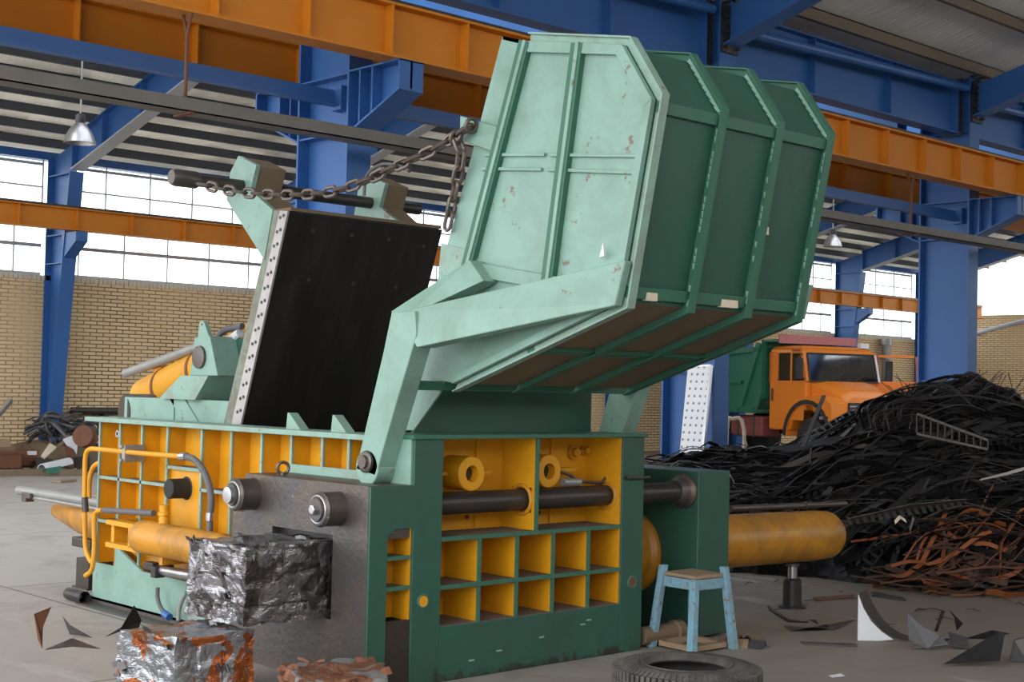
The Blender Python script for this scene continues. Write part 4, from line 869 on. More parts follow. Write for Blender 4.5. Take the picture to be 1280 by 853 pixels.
for pts, mt, lb in (([(960, 758), (985, 775), (1010, 779), (985, 778), (962, 764)], 'scrap_black', 'thin dark sliver on the floor below the yellow side cylinder'),
                    ([(980, 783), (1040, 788), (1068, 776), (1050, 786), (990, 790)], 'scrap_grey', 'long grey sliver on the floor beside the white curved offcut'),
                    ([(1000, 803), (1070, 806), (1072, 809), (1005, 806)], 'scrap_grey', 'narrow sliver on the floor in front of the white curved offcut'),
                    ([(1016, 748), (1068, 744), (1068, 748), (1018, 752)], 'rust', 'flat rusty bar on the floor right of the support jack'),
                    ([(1090, 740), (1130, 748), (1132, 752), (1090, 746)], 'scrap_grey', 'pale sheet strip on the floor at the foot of the heap')):
    tag(MB().prism(flat(pts), (0, 0, .006)).build('steel_sliver', mt), lb, 'sliver')

rnd = random.Random(21)
for k in range(46):
    c = at(rnd.uniform(930, 1280), 700+90*rnd.random()**1.6, z=.004); a = rnd.uniform(0, 3.1); u = Vector((math.cos(a), math.sin(a), 0)); v = Vector((-u.y, u.x, 0)); L = rnd.uniform(.02, .09)
    MBk = MB().ribbon([c-u*L, c+Vector((0, 0, rnd.uniform(.002, .02))), c+u*L], [v*.004, v*rnd.uniform(.006, .02), v*.003], .003)
    tag(MBk.build('metal_chip', rnd.choice(('scrap_black', 'scrap_grey', 'rust_dark', 'dark_steel'))), 'small metal chip scattered on the floor before the heap', 'metal chip', 'chips on the floor before the heap')

# ------------------------------------------------------------------ scrap heap
RIDGE = [(9.3, 10.3, .30, 1.5), (10.9, 9.05, .88, 1.6), (11.4, 8.5, .90, 1.9), (11.95, 8.05, .93, 2.1), (12.25, 7.75, 1.16, 2.4), (12.5, 7.5, 1.55, 2.5), (12.85, 7.15, 1.67, 2.7), (13.4, 6.6, 1.26, 2.8), (14.2, 5.8, 1.05, 2.8), (15.4, 4.6, 1.0, 2.6)]
def hz(x, y):
    best = 0
    for i in range(len(RIDGE)-1):
        a, b = RIDGE[i], RIDGE[i+1]; dx, dy = b[0]-a[0], b[1]-a[1]
        t = max(0, min(1, ((x-a[0])*dx+(y-a[1])*dy)/(dx*dx+dy*dy)))
        h = a[2]+(b[2]-a[2])*t; w = a[3]+(b[3]-a[3])*t; d = math.hypot(x-a[0]-dx*t, y-a[1]-dy*t)
        q = max(0, 1-d/w); best = max(best, h*(q**.85)*(1.0 if q < .9 else 1))
    return best
m = MB(); NX, NY = 90, 90; hx0, hx1, hy0, hy1 = 8.3, 17.0, 3.0, 12.0; vs = []; fs = []
for j_ in range(NY+1):
    for i in range(NX+1):
        x = hx0+(hx1-hx0)*i/NX; y = hy0+(hy1-hy0)*j_/NY; h = hz(x, y)
        if h > .02: h = max(.0, h*.9+noise.noise(Vector((x*2.2, y*2.2, 1)))*.10+noise.noise(Vector((x*6, y*6, 4)))*.06)
        vs.append((x, y, h-.09))
for j_ in range(NY):
    for i in range(NX):
        q = (j_*(NX+1)+i, j_*(NX+1)+i+1, (j_+1)*(NX+1)+i+1, (j_+1)*(NX+1)+i)
        if max(vs[k][2] for k in q) > .0: fs.append(q)
m._add(vs, fs); rnd = random.Random(11)
al = Vector((.73, -.68, 0)); ac_ = Vector((-.68, -.73, 0))          # along the heap, towards the viewer
def drape(c, d, L, n, lift, arch, hang=0):
    pts = []
    for k in range(n):
        t = k/(n-1)-.5; p = c+d*L*t; z = hz(p.x, p.y); p.z = max(.012, z+lift+arch*(1-4*t*t)-hang*max(0, t)**2); pts.append(p)
    return pts
def side_for(pts, w, tilt):
    out = []
    for i in range(len(pts)):
        d = (pts[min(i+1, len(pts)-1)]-pts[max(i-1, 0)]).normalized(); s_ = d.cross(Vector((0, 0, 1))).normalized(); u = s_.cross(d)
        out.append((s_*math.cos(tilt)+u*math.sin(tilt))*w)
    return out
def rand_on(front=True):
    while True:
        i = rnd.random()*(len(RIDGE)-1); k = int(i); t = i-k; a, b = RIDGE[k], RIDGE[k+1]
        x = a[0]+(b[0]-a[0])*t; y = a[1]+(b[1]-a[1])*t; w = a[3]
        p = Vector((x, y, 0))+ac_*rnd.uniform(-.35, .98)*w*.9
        if hz(p.x, p.y) > .06 and not (p.x < 9.7 and p.y < 6.9): return p
base_v = len(m.v)
for k in range(2400):                                          # tangle of narrow ribbons and wire
    c = rand_on(); a = rnd.gauss(0, .5); d = (al*math.cos(a)+ac_*math.sin(a))*(1 if rnd.random() < .8 else -1)
    L = rnd.uniform(.3, 1.3); pts = drape(c, d, L, 7, rnd.uniform(-.03, .09), rnd.uniform(-.02, .12))
    pts = [p+Vector((0, 0, noise.noise(p*5+Vector((k, 0, 0)))*.05)) for p in pts]
    for p in pts: p.z = max(.004, p.z)
    m.mi = rnd.choice((0, 0, 0, 0, 0, 1)); m.ribbon(pts, side_for(pts, rnd.choice((.006, .012, .02, .035)), rnd.uniform(-1.2, 1.2)), .003)
heap = m.build('scrap_heap', ['scrap_black', 'dark_steel']); tag(heap, 'big tangled heap of black scrap strips at right', 'scrap heap', kind='stuff')
def ladder(c, d, L, w, arch, lift, tilt, mat, name='punched_strip', rung=.06, n=26, thick=.0035):
    """strip left over from punching: two rails joined by rungs"""
    n = max(8, int(L/rung)); pts = drape(c, d, L, n, lift, arch); sd = side_for(pts, w/2, tilt); mm = MB()
    for s_ in (-1, 1): mm.ribbon([p+q*s_*.88 for p, q in zip(pts, sd)], [q*.12 for q in sd], thick)
    for p, q, i in zip(pts, sd, range(n)):
        if i == 0: continue
        e = (pts[i]-pts[i-1])*.16; mm.ribbon([p-q*.9, p+q*.9], [e, e], thick)
    return mm.build(name, mat)
for k in range(64):
    c = rand_on(); a = rnd.gauss(.12, .38); d = al*math.cos(a)+ac_*math.sin(a)
    o = ladder(c, d, rnd.uniform(.8, 2.3), rnd.choice((.09, .12, .17)), rnd.uniform(0, .15), rnd.uniform(.02, .08), rnd.uniform(-.9, .9), rnd.choice(('scrap_black', 'scrap_black', 'dark_steel', 'scrap_grey') if k % 3 == 0 else ('scrap_black', 'dark_steel')))
    tag(o, 'punched ladder-like steel strip on the black scrap heap', 'scrap strip', 'punched strips on the scrap heap')
for k in range(110):                                           # long sheaf arching over the crest
    t = k/110; s0 = at(1075+75*rnd.random(), 552-50*rnd.random(), d=13.2+rnd.random()*1.0); e0 = at(1215+90*rnd.random(), 512+75*rnd.random(), d=13.2+rnd.random())
    mid = (s0+e0)/2+Vector((0, 0, .10+.18*rnd.random())); pts = smooth_path([s0-Vector((0, 0, .25)), s0, mid, e0, e0+(e0-mid)*.4-Vector((0, 0, .1))], 6)
    w = rnd.choice((.006, .010, .018, .03)); mm = MB(); sd = side_for(pts, w, rnd.uniform(.2, 1.2)); mm.ribbon(pts, sd, .004)
    tag(mm.build('arched_strip', rnd.choice(('scrap_black', 'dark_steel', 'scrap_grey', 'scrap_grey'))), 'long springy steel strip arching over the crest of the heap', 'scrap strip', 'arched strips on the heap crest')
for k in range(75):                                            # thin wires bristling from the crest
    s0 = at(1120+165*rnd.random(), 520-8*rnd.random(), d=13.5+rnd.random()*.6); d = Vector((rnd.uniform(-.5, .7), rnd.uniform(-.6, .3), rnd.uniform(.15, .6))).normalized(); L = rnd.uniform(.3, .75)
    pts = [s0+d*L*q/5-Vector((0, 0, .25*(q/5)**2*L)) for q in range(6)]; pts = [Vector((s0.x, s0.y, s0.z-.35))]+pts
    tag(MB().tube(pts, .004, 5).build('bent_wire', rnd.choice(('scrap_black', 'dark_steel', 'scrap_grey'))), 'thin wire bristling up from the heap crest', 'wire', 'wires on the heap crest')
# marked pieces one can point to
q = [at(1146, 530, d=12.2), at(1235, 556, d=12.0)]; dv = q[1]-q[0]
mm = MB(); up = Vector((0, 0, .17)); 
for s_ in (0, 1): mm.bar(q[0]+up*s_*1.0-Vector((0, 0, .085)), q[1]+up*s_*.45-Vector((0, 0, .04)), .010, .02)
for k in range(11): t = k/10; b0 = q[0].lerp(q[1], t); mm.bar(b0-Vector((0, 0, .085-.045*t)), b0+Vector((0, 0, .085-.045*t)), .008, .014)
tag(mm.build('slatted_frame', 'dark_steel'), 'dark slatted frame like a ladder lying on the heap face', 'frame')
for (a, b, w, mt, lb) in (((1020, 482, 1002, 540), 0, .05, 'scrap_grey', 'grey flat bar leaning in front of the truck wheel'),):
    p1, p2 = at(1030, 495, d=13.2), at(1003, 560, d=12.6); mm = MB(); mm.bar(p1, p2, .035, .012); mm.box(p1.x-.04, p1.x+.04, p1.y-.02, p1.y+.02, p1.z-.22, p1.z-.19); tag(mm.build('leaning_bar', mt), lb, 'bar')
p1, p2, p3 = at(1225, 600, d=11.6), at(1260, 592, d=11.6), at(1290, 583, d=11.6); mm = MB(); mm.ribbon([p1, p2, p3], [Vector((0, 0, .006)), Vector((.0, 0, .012)), Vector((.0, 0, .015))], .006)
tag(mm.build('pale_strip', 'scrap_silver'), 'pale bright strip sticking out of the heap at the right edge', 'scrap strip')
for i, (px, py, dd_, w, h, mt, lb) in enumerate(((1125, 650, 10.3, .04, .02, 'cream_panel', 'cream crumpled sheet piece on the foot of the heap'), (1142, 656, 10.2, .03, .05, 'scrap_grey', 'grey torn plate beside the cream crumpled sheet piece'),
        (912, 600, 10.4, .03, .04, 'scrap_silver', 'small silver scrap left on the heap beside the ram end plate'))):
    c = at(px, py, d=dd_); mm = MB(); mm.ribbon([c+Vector((-w*.7, w*.6, -h)), c+Vector((0, 0, h)), c+Vector((w*.8, -w*.7, -h*.4))], [Vector((.012, .01, .012)), Vector((.012, .014, .01)), Vector((.006, .01, .012))], .004)
    tag(mm.build('sheet_scrap', mt), lb, 'scrap sheet')
for (pa_, pb_, dd_, w, mt, lb) in (((1060, 652), (1205, 628), 10.6, .09, 'scrap_grey', 'long grey serrated strip across the foot of the heap'), ((1010, 500), (985, 600), 12.4, .0, None, None)):
    if not mt: continue
    p1, p2 = at(*pa_, d=dd_), at(*pb_, d=dd_+.4); mm = MB(); mid = (p1+p2)/2+Vector((0, 0, .03)); mm.ribbon([p1, mid, p2], [Vector((-.04, -.05, .03))]*3, .005)
    for k in range(16): c = p1.lerp(p2, k/16)+Vector((0, 0, .03)); mm.bar(c, c+Vector((-.05, -.06, -.05)), .03, .005)
    tag(mm.build('serrated_strip', mt), lb, 'scrap strip')
# rusty ribbons at the right foot of the heap
rust_c = []
while len(rust_c) < 95:
    c = at(1150+165*rnd.random(), 645+82*rnd.random(), z=.1)
    if hz(c.x, c.y) < .42 and c.x < 13.5: rust_c.append(c)
for k, c in enumerate(rust_c):
    a = rnd.gauss(-.25, .5); d = al*math.cos(a)+ac_*math.sin(a); L = rnd.uniform(.5, 1.5); bow = rnd.uniform(-.25, .25); pts = []
    z0 = rnd.uniform(.01, .20)
    for q in range(12):
        t = q/11-.5; p = c+d*L*t+ac_*bow*(1-4*t*t); p.z = max(.02, hz(p.x, p.y)+z0+.05*math.sin(q*.9+k)+t*.2*rnd.choice((1, 1, -1)) if False else hz(p.x, p.y)*.9+z0+.03*math.sin(q*.8+k)); pts.append(p)
    tag(MB().ribbon(pts, side_for(pts, rnd.choice((.006, .010, .018, .026)), rnd.uniform(-1.2, 1.2)), .004).build('rusty_ribbon', rnd.choice(('rust', 'rust_bright', 'rust_dark', 'rust_dark', 'scrap_black'))), 'curled rusty or blackened ribbon at the right foot of the heap', 'scrap ribbon', 'rusty ribbons at the heap foot')
for k in range(60):
    c = at(1030+170*rnd.random(), 650+55*rnd.random(), z=.1); a = rnd.gauss(-.1, .4); d = al*math.cos(a)+ac_*math.sin(a); pts = drape(c, d, rnd.uniform(.5, 1.3), 9, rnd.uniform(.01, .12), rnd.uniform(0, .08))
    tag(MB().ribbon(pts, side_for(pts, rnd.choice((.03, .05, .08)), rnd.uniform(-.8, .8)), .004).build('sheet_strip', rnd.choice(('scrap_black', 'scrap_black', 'dark_steel', 'scrap_grey'))), 'dark sheet strip lying behind the yellow side cylinder end', 'scrap strip', 'sheet strips at the heap foot')

# ------------------------------------------------------------------ junk along the brick wall, left
def J(px, py, y): return at(px, py, y=y)
def junk(name, mb, mat, label, cat, smooth=False, bevel=0):
    o = mb.build(name, mat, smooth=smooth, bevel=bevel); o.location.z = max(0, o.location.z); return tag(o, label, cat)
g = lambda px, py: at(px, py, z=0)
def plate(px, y, name, mat, label, cat='scrap plate', lean=.25, t=.025):
    ps = [Vector(J(a_, b_, y)) for a_, b_ in px]; lo_ = min(p.z for p in ps); hi_ = max(p.z for p in ps); out = []
    for (a_, b_), p in zip(px, ps):
        q = J(a_, b_, y+lean*(p.z-lo_)/max(.01, hi_-lo_)); q.z = max(.02, q.z); out.append(q)
    tag(MB().sheet(out, t).build(name, mat), label, cat)
# mound of brown rubble that the pieces lie on
rn = random.Random(3); m = MB(); rings = []
for k in range(26):
    x = 8.2+k*.19; hgt = .42+.14*noise.noise(Vector((x*2, 0, 0))); rings.append([(x, y_, max(0, hgt*f_+.05*noise.noise(Vector((x*4, y_*4, 2))))) for y_, f_ in ((21.9, 0), (22.2, .45), (22.6, .8), (23.1, 1), (23.7, .9), (23.9, 0))])
m.mi = 1; m.rings(rings)
for k in range(260):
    px_, py_ = rn.uniform(-5, 112), rn.uniform(560, 594); c = J(px_, py_, 21.7+(594-py_)/34*1.3); s_ = rn.uniform(.03, .16); c.z = max(.04, c.z); m.mi = rn.choice((0, 0, 0, 1, 1, 2, 3))
    d = Vector((rn.uniform(-1, 1), rn.uniform(-.7, .7), rn.uniform(-.5, .6))).normalized(); a_, b_ = c-d*s_, c+d*s_; a_.z = max(.02, a_.z); b_.z = max(.02, b_.z); m.bar(a_, b_, rn.uniform(.02, .12), .02)
tag(m.build('rubble', ['rust', 'dusty_brown', 'dark_steel', 'cream_panel']), 'brown rubble of small scrap along the brick wall', 'rubble', kind='stuff')
c = J(18, 584, 21.9); m = MB(); m.box(c.x-1.2, c.x, c.y-.25, c.y+.25, max(0, c.z), c.z+.24); m.box(c.x-1.22, c.x+.02, c.y-.27, c.y+.27, c.z+.22, c.z+.26); o = m.build('rusty_box', 'rust'); tag(o, 'rusty brown box at the left picture edge by wall', 'box')
plate([(-4, 561), (14, 560), (12, 551), (-4, 550)], 22.1, 'tan_board', 'timber', 'tan board lying on top of the rusty box', 'board')
plate([(20, 560), (49, 563), (46, 581), (23, 582)], 22.0, 'rusty_tray', 'rust', 'rusty hollow tray right of the rusty box', 'tray')
plate([(34, 564), (46, 564), (46, 567), (35, 567)], 21.75, 'bright_strip', 'white_sheet', 'small bright strip on the rusty tray', 'strip')
plate([(62, 554), (71, 559), (56, 573), (51, 570)], 21.75, 'cream_board', 'cream_panel', 'cream diagonal board leaning between tray and bright torn sheet', 'board')
plate([(70, 558), (86, 543), (89, 546), (73, 561)], 22.0, 'brown_bar', 'dusty_brown', 'brown diagonal bar behind the cream board', 'bar')
plate([(79, 549), (90, 545), (97, 556), (96, 568), (91, 560), (84, 556)], 21.9, 'torn_sheet', 'white_sheet', 'bright torn sheet standing left of the drum end', 'scrap sheet')
plate([(82, 558), (93, 562), (92, 572), (84, 570)], 21.8, 'rusty_plate', 'rust', 'small rusty plate under the bright torn sheet')
plate([(44, 572), (66, 574), (66, 584), (46, 586)], 21.7, 'dark_plate', 'oily_dark', 'dark brown plate behind the green half pipe')
plate([(93, 572), (112, 570), (112, 588), (95, 588)], 21.9, 'dark_plate', 'dark_steel', 'dark plate under the round drum end')
def trough(a, b, r, mat, name, lb):
    a = Vector(a); b = Vector(b); d = (b-a).normalized(); s_ = d.cross(Vector((0, 0, 1))).normalized(); u = Vector((0, 0, 1)); rs = []
    for p in (a, b):
        o_ = [p+s_*r*math.cos(PI*k/10)+u*r*math.sin(PI*k/10) for k in range(11)]; i_ = [p+s_*(r-.015)*math.cos(PI*k/10)+u*(r-.015)*math.sin(PI*k/10) for k in range(11)][::-1]; rs.append(o_+i_)
    tag(MB().rings(rs).build(name, mat), lb, 'half pipe')
trough(J(52, 588, 21.5), J(86, 580, 21.7), .10, 'white_sheet', 'half_pipe', 'white half-pipe shell lying among the left junk')
trough(J(56, 593, 21.3), J(75, 590, 21.35), .09, 'truck_green', 'half_pipe', 'green half-pipe shell in front of the white one')
c = J(110, 548, 21.6); junk('drum_end', MB().lathe(c, (-.75, -.6, .2), [(0, .17), (.02, .165), (.035, .15), (.2, .15), (.21, .17)], 28), 'rust', 'round rusty drum end behind the yellow wall corner', 'drum', smooth=True)
a, b = g(0, 597), g(104, 595); m = MB(); m.bar(a+Vector((-1, 1, .05)), b+Vector((0, 0, .05)), .16, .10); junk('long_timber', m, 'dusty_brown', 'long brown beam lying in front of the left junk', 'beam')
a, b = g(70, 604), g(90, 602); m = MB(); m.bar(a+Vector((0, 0, .02)), b+Vector((0, 0, .02)), .16, .03); junk('floor_plank', m, 'timber', 'short plank on the floor before the long brown beam', 'plank')
m = MB()
for k in range(60):
    c = J(rn.uniform(45, 112), rn.uniform(528, 556), 22.7+rn.random()*.8); d = Vector((rn.uniform(-1, 1), rn.uniform(-.5, .5), rn.uniform(-.6, .8))).normalized()*rn.uniform(.15, .4)
    pts = [c-d, c+Vector((rn.uniform(-.15, .15), 0, .12)), c+d]; m.mi = rn.choice((0, 1, 1))
    for p in pts: p.z = max(.02, p.z)
    m.tube(smooth_path(pts, 3), rn.choice((.012, .02, .035)), 5)
tag(m.build('wire_tangle', ['dark_steel', 'scrap_grey']), 'grey tangle of wire and hose at the brick wall foot', 'wire tangle', kind='stuff')
b = J(12, 503, 22.6); a = J(-70, 590, 20.6); a.z = .05; m = MB(); m.bar(a, b, .05, .08); m.bar(b, b+(b-a).normalized()*.05, .06, .09); junk('green_rail', m, 'grey_galv', 'grey-green rail end at the left picture edge', 'rail')

# ------------------------------------------------------------------ dump truck
TP = at(1040, 575, d=33.0); TP.z = 0; HD = math.radians(-106)
TR = thing('dump_truck', 'orange dump truck with green tipper body behind the heap', 'truck', tuple(TP), rz=HD); TR.scale = (.95, .95, .95)   # +x forward, +y its left
def tb_(mb, name, mat, parent=TR, **k): return mb.build(name, mat, parent, local=True, **k)
WD = 1.12
# cab: lower body, pillars, roof
m = MB()
m.prismy([(-1.05, .75), (-.25, .75), (-.05, 1.15), (.35, 1.25), (.35, 1.95), (-1.05, 1.95)], -WD, WD)
cab = tb_(m, 'cab', 'orange_cab', bevel=.04)
m = MB(); m.rings([[(-1.06, -WD+.04, 2.72), (.15, -WD+.04, 2.72), (.15, WD-.04, 2.72), (-1.06, WD-.04, 2.72)], [(-1.06, -WD+.02, 2.62), (.28, -WD+.02, 2.60), (.28, WD-.02, 2.60), (-1.06, WD-.02, 2.62)]])
m.rings([[(-1.06, -WD+.04, 2.72), (.15, -WD+.04, 2.72), (.15, WD-.04, 2.72), (-1.06, WD-.04, 2.72)], [(-1.0, -WD+.16, 2.80), (.02, -WD+.16, 2.80), (.02, WD-.16, 2.80), (-1.0, WD-.16, 2.80)]])
tb_(m, 'roof', 'orange_cab', cab, bevel=.03)
for s_ in (-1, 1):
    y = s_*(WD-.03)
    tb_(MB().bar((.36, y, 1.93), (.20, y, 2.64), .09, .09), 'pillar', 'orange_cab', cab); tb_(MB().bar((-.22, y, 1.93), (-.22, y, 2.64), .05, .06), 'pillar', 'orange_cab', cab); tb_(MB().box(-1.05, -.72, y-.03, y+.03, 1.9, 2.64), 'pillar', 'orange_cab', cab)
    m = MB(); m.sheet([(-.71, y-.0, 1.96), (.30, y, 1.96), (.16, y, 2.60), (-.71, y, 2.60)], .008); tb_(m, 'side_window', 'side_glass', cab)
m = MB(); m.sheet([(.40, -WD+.1, 1.96), (.40, WD-.1, 1.96), (.25, WD-.12, 2.60), (.25, -WD+.12, 2.60)], .01); ws = tb_(m, 'windscreen', 'cab_glass', cab)
m = MB()
for a, b in (((.41, -WD+.08, 1.95), (.41, WD-.08, 1.95)), ((.26, -WD+.1, 2.61), (.26, WD-.1, 2.61)), ((.41, -WD+.08, 1.95), (.26, -WD+.1, 2.61)), ((.41, WD-.08, 1.95), (.26, WD-.1, 2.61))): m.bar(a, b, .04, .04)
for y0 in (-.5, .25): m.bar((.44, y0, 1.96), (.42, y0+.45, 2.12), .02)
tb_(m, 'window_seal', 'rubber_black', ws)
m = MB(); m.bar((.42, WD-.06, 1.95), (.27, WD-.08, 2.6), .05, .07); tb_(m, 'bright_trim', 'white_sheet', cab)
MB_ = MB(); MB_.box(-1.06, -1.0, -WD, WD, 1.9, 2.64); tb_(MB_, 'rear_panel', 'orange_cab', cab)
for y0 in (-.5, .5):
    m = MB(); m.box(-.75, -.25, y0-.25, y0+.25, 1.5, 1.75); m.box(-.80, -.62, y0-.25, y0+.25, 1.7, 2.35); tb_(m, 'seat', 'seat_dark', cab, bevel=.04)
m = MB(); m.torus((.12, .5, 2.0), (-.8, 0, .6), .2, .02, 20, 6); tb_(m, 'steering_wheel', 'seat_dark', cab)
# doors with handle (right side, which we see) and the far door standing open
m = MB(); m.box(-.98, .30, -WD-.012, -WD+.0, 1.0, 1.94); dr = tb_(m, 'door', 'orange_cab', cab, bevel=.01)
m = MB(); m.box(-.93, -.87, -WD-.04, -WD-.01, 1.45, 1.75); tb_(m, 'door_handle', 'rust', dr)
m = MB(); hy = WD+.02
for a, b in (((.3, hy, 1.95), (.95, hy+.75, 1.95)), ((.3, hy, 2.6), (.85, hy+.65, 2.6)), ((.95, hy+.75, 1.1), (.9, hy+.70, 2.6))): m.bar(a, b, .06, .06)
m.sheet([(.3, hy, 1.0), (.95, hy+.75, 1.0), (.95, hy+.75, 1.95), (.3, hy, 1.95)], .04); tb_(m, 'open_door', 'orange_cab', cab)
# bonnet, wings, grille, bumper, lamps
m = MB(); m.rings([[(.35, -.92, 1.2), (.35, .92, 1.2), (.35, .98, 1.90), (.35, .6, 1.97), (.35, -.6, 1.97), (.35, -.98, 1.90)], [(1.15, -.72, 1.15), (1.15, .72, 1.15), (1.15, .74, 1.62), (1.15, .45, 1.74), (1.15, -.45, 1.74), (1.15, -.74, 1.62)], [(1.28, -.66, 1.0), (1.28, .66, 1.0), (1.30, .66, 1.48), (1.26, .42, 1.58), (1.26, -.42, 1.58), (1.30, -.66, 1.48)]])
tb_(m, 'bonnet', 'orange_cab', TR, bevel=.03, smooth=True)
for s_ in (-1, 1):
    m = MB(); arc = []
    for k in range(13): a = PI*k/12; arc.append((.45+.78*math.cos(a), .62+.78*math.sin(a)))
    outer = [(1.34, .62), (1.34, 1.30), (1.1, 1.55), (.2, 1.62), (-.42, 1.4), (-.42, .62)]
    inner = arc[::-1]
    y0, y1 = (s_*.72, s_*1.16); m.rings([[(x, y0, z) for x, z in o_] for o_ in (arc,)]+[[(x, y1, z) for x, z in arc]], closed=False, caps=False)
    pl = [(1.34, .66), (1.34, 1.28), (1.15, 1.48), (.45, 1.58), (-.30, 1.50), (-.42, 1.2), (-.42, .66)]
    tops = [(x, z) for x, z in pl]
    # wing side: strip between the arch and the outline
    n = len(arc); ol = []
    for k in range(n):
        a = PI*k/(n-1); ex, ez = math.cos(a), math.sin(a); ol.append((max(-.42, min(1.34, .45+1.25*ex)), min(1.58, .62+1.1*ez)))
    for yy in (s_*1.16,):
        m.rings([[(x, yy, z) for x, z in arc], [(x, yy, z) for x, z in ol]], closed=False, caps=False)
    m.rings([[(x, s_*1.16, z) for x, z in ol], [(x, s_*.70, z+.03) for x, z in ol]], closed=False, caps=False)
    wg = tb_(m, 'front_wing', 'orange_cab', TR)
    so = wg.modifiers.new('thickness', 'SOLIDIFY'); so.thickness = .02
    m = MB().rings([[(x, s_*1.18, z) for x, z in arc], [(.45+(x-.45)*1.13, s_*1.18, .62+(z-.62)*1.13) for x, z in arc], ], closed=False, caps=False); tb_(m, 'arch_trim', 'rubber_black', wg).modifiers.new('thickness', 'SOLIDIFY').thickness = .03
    m = MB().lathe((1.33, s_*.92, 1.0), (1, 0, 0), [(0, .11), (.04, .11), (.06, .09), (.065, .01)], 20); tb_(m, 'headlamp', 'scrap_silver', wg, smooth=True)
    m = MB(); m.lathe((.45, s_*.78, .55), (0, s_, 0), [(0, .30), (0, .46), (.03, .52), (.14, .55), (.25, .52), (.28, .46), (.28, .30)], 36); wl = tb_(m, 'front_wheel', 'rubber_black', TR, smooth=True)
    m = MB(); m.lathe((.45, s_*1.0, .55), (0, s_, 0), [(0, .30), (.06, .28), (.02, .2), (.04, .12), (.10, .10), (.1, .02)], 28); tb_(m, 'rim', 'dusty_brown', wl, smooth=True)
    # mirror on arm
    m = MB(); m.bar((.32, s_*1.14, 2.0), (.42, s_*1.38, 2.05), .025); m.bar((.22, s_*1.12, 2.6), (.40, s_*1.38, 2.5), .025); m.bar((.42, s_*1.38, 2.05), (.40, s_*1.38, 2.5), .025); ma = tb_(m, 'mirror_arm', 'dark_steel', cab)
    m = MB(); m.box(.40, .45, s_*1.38-.11, s_*1.38+.11, 1.98, 2.48); tb_(m, 'mirror', 'rubber_black', ma, bevel=.02)
m = MB(); m.box(1.28, 1.33, -.62, .62, .85, 1.45); gr = tb_(m, 'grille', 'dark_steel', TR)
m = MB()
for k in range(6): m.box(1.325, 1.345, -.60, .60, .9+k*.09, .93+k*.09)
tb_(m, 'grille_bar', 'scrap_silver', gr)
m = MB(); m.box(1.33, 1.48, -1.2, 1.2, .55, .80); tb_(m, 'bumper', 'scrap_silver', TR, bevel=.03)
m = MB(); m.box(-.35, 1.2, -.62, .62, .62, 1.3); tb_(m, 'engine', 'rubber_black', TR, bevel=.05)
# chassis, tank, rear wheels
m = MB(); 
for s_ in (-1, 1): m.box(-4.9, 1.3, s_*.40-.05, s_*.40+.05, .62, .86)
for x in (-4.8, -3, -1.2, .8): m.box(x, x+.1, -.4, .4, .65, .8)
tb_(m, 'chassis', 'truck_red', TR)
m = MB(); m.box(-2.6, -1.3, -1.15, -.55, .55, 1.05); tk = tb_(m, 'fuel_tank', 'truck_red', TR, bevel=.05)
for x in (-2.3, -1.65): m = MB(); m.box(x, x+.06, -1.17, -.53, .53, 1.07); tb_(m, 'tank_strap', 'scrap_grey', tk)
for s_ in (-1, 1):
    m = MB(); m.lathe((-3.9, s_*.62, .55), (0, s_, 0), [(0, .3), (0, .46), (.05, .54), (.45, .54), (.5, .46), (.5, .3)], 36); wl = tb_(m, 'rear_wheel', 'rubber_black', TR, smooth=True)
    m = MB(); m.lathe((-3.9, s_*1.1, .55), (0, s_, 0), [(0, .3), (-.12, .26), (-.14, .15), (.0, .12), (.0, .02)], 24, True); tb_(m, 'rim', 'dusty_brown', wl, smooth=True)
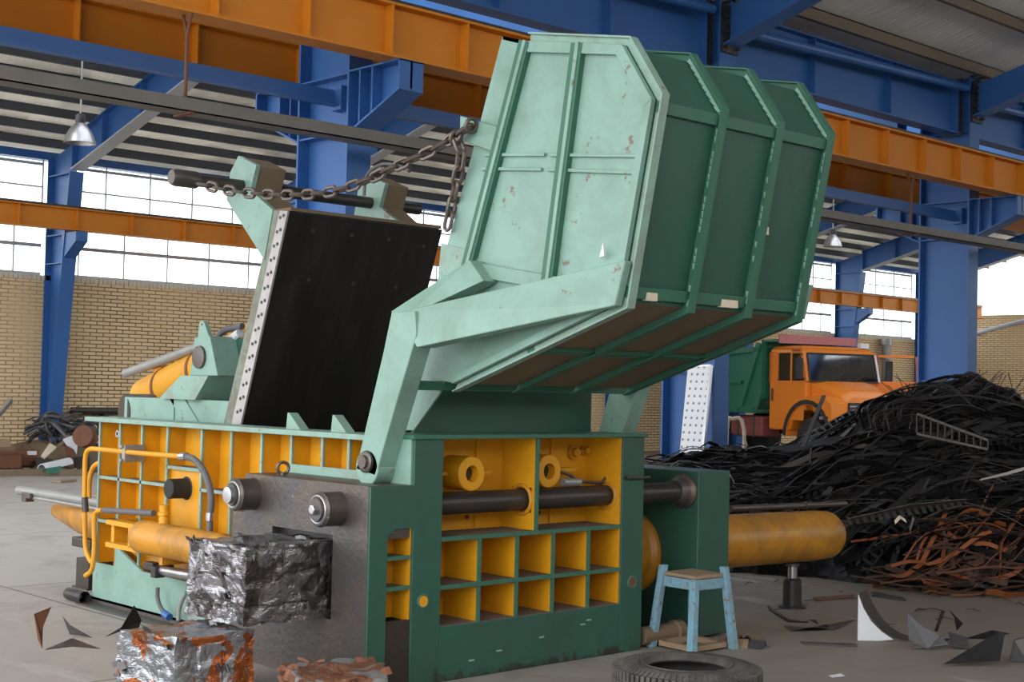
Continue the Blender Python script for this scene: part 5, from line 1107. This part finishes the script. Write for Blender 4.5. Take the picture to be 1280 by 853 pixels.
# tipper body
m = MB()
for s_ in (-1, 1): m.prismy([(-5.0, 1.15), (-1.45, 1.15), (-1.25, 1.6), (-1.25, 2.75), (-5.0, 2.6)], s_*1.2-.02, s_*1.2+.02)
m.box(-5.0, -1.45, -1.2, 1.2, 1.13, 1.18); m.box(-1.29, -1.24, -1.2, 1.2, 1.5, 2.95)
tip = tb_(m, 'tipper_body', 'truck_green', TR)
m = MB()
for s_ in (-1, 1):
    y = s_*1.25
    m.bar((-1.3, y, 2.85), (-2.1, y, 1.15), .10, .16); m.bar((-5.0, y, 2.6), (-1.3, y, 2.72), .1, .14); m.bar((-5.0, y, 1.2), (-1.5, y, 1.2), .1, .12); m.bar((-4.95, y, 1.2), (-4.95, y, 2.6), .1, .12)
    for x in (-4.4, -3.5, -2.7): m.bar((x, y, 1.2), (x, y, 2.62), .08, .10)
    m.bar((-4.9, y, 1.9), (-2.0, y, 1.9), .06, .08)
tb_(m, 'body_rib', 'truck_green', tip)
m = MB(); m.box(-1.3, -.62, -1.2, 1.2, 2.9, 2.96); m.bar((-1.25, -1.1, 2.5), (-1.25, -1.1, 2.95), .08); m.bar((-1.25, 1.1, 2.5), (-1.25, 1.1, 2.95), .08); cn = tb_(m, 'cab_shield', 'truck_green', tip)
m = MB(); m.box(-.64, -.58, -1.18, 1.20, 2.86, 3.06); tb_(m, 'shield_board', 'pink_board', cn)
m = MB(); m.box(.0, .12, .75, 1.0, 2.78, 2.90); tb_(m, 'roof_lamp', 'white_sheet', cab)
m = MB(); m.box(-.2, .1, -WD-.005, -WD+.03, 2.66, 2.70); tb_(m, 'marker_lamp', 'rust_bright', cab)
# bent tube beside the truck
p = at(909, 524, d=16.0); u = Vector((.14, -.13, 0))
m = MB().tube(smooth_path([Vector((p.x, p.y, 0)), Vector((p.x, p.y, p.z-.12)), p+u*.3, p+u-Vector((0, 0, .12)), Vector((p.x, p.y, 0))+u], 4), .022, 8)
tag(m.build('bent_rail', 'cream_panel', smooth=True), 'pale bent tube rail standing right of the middle column', 'rail')
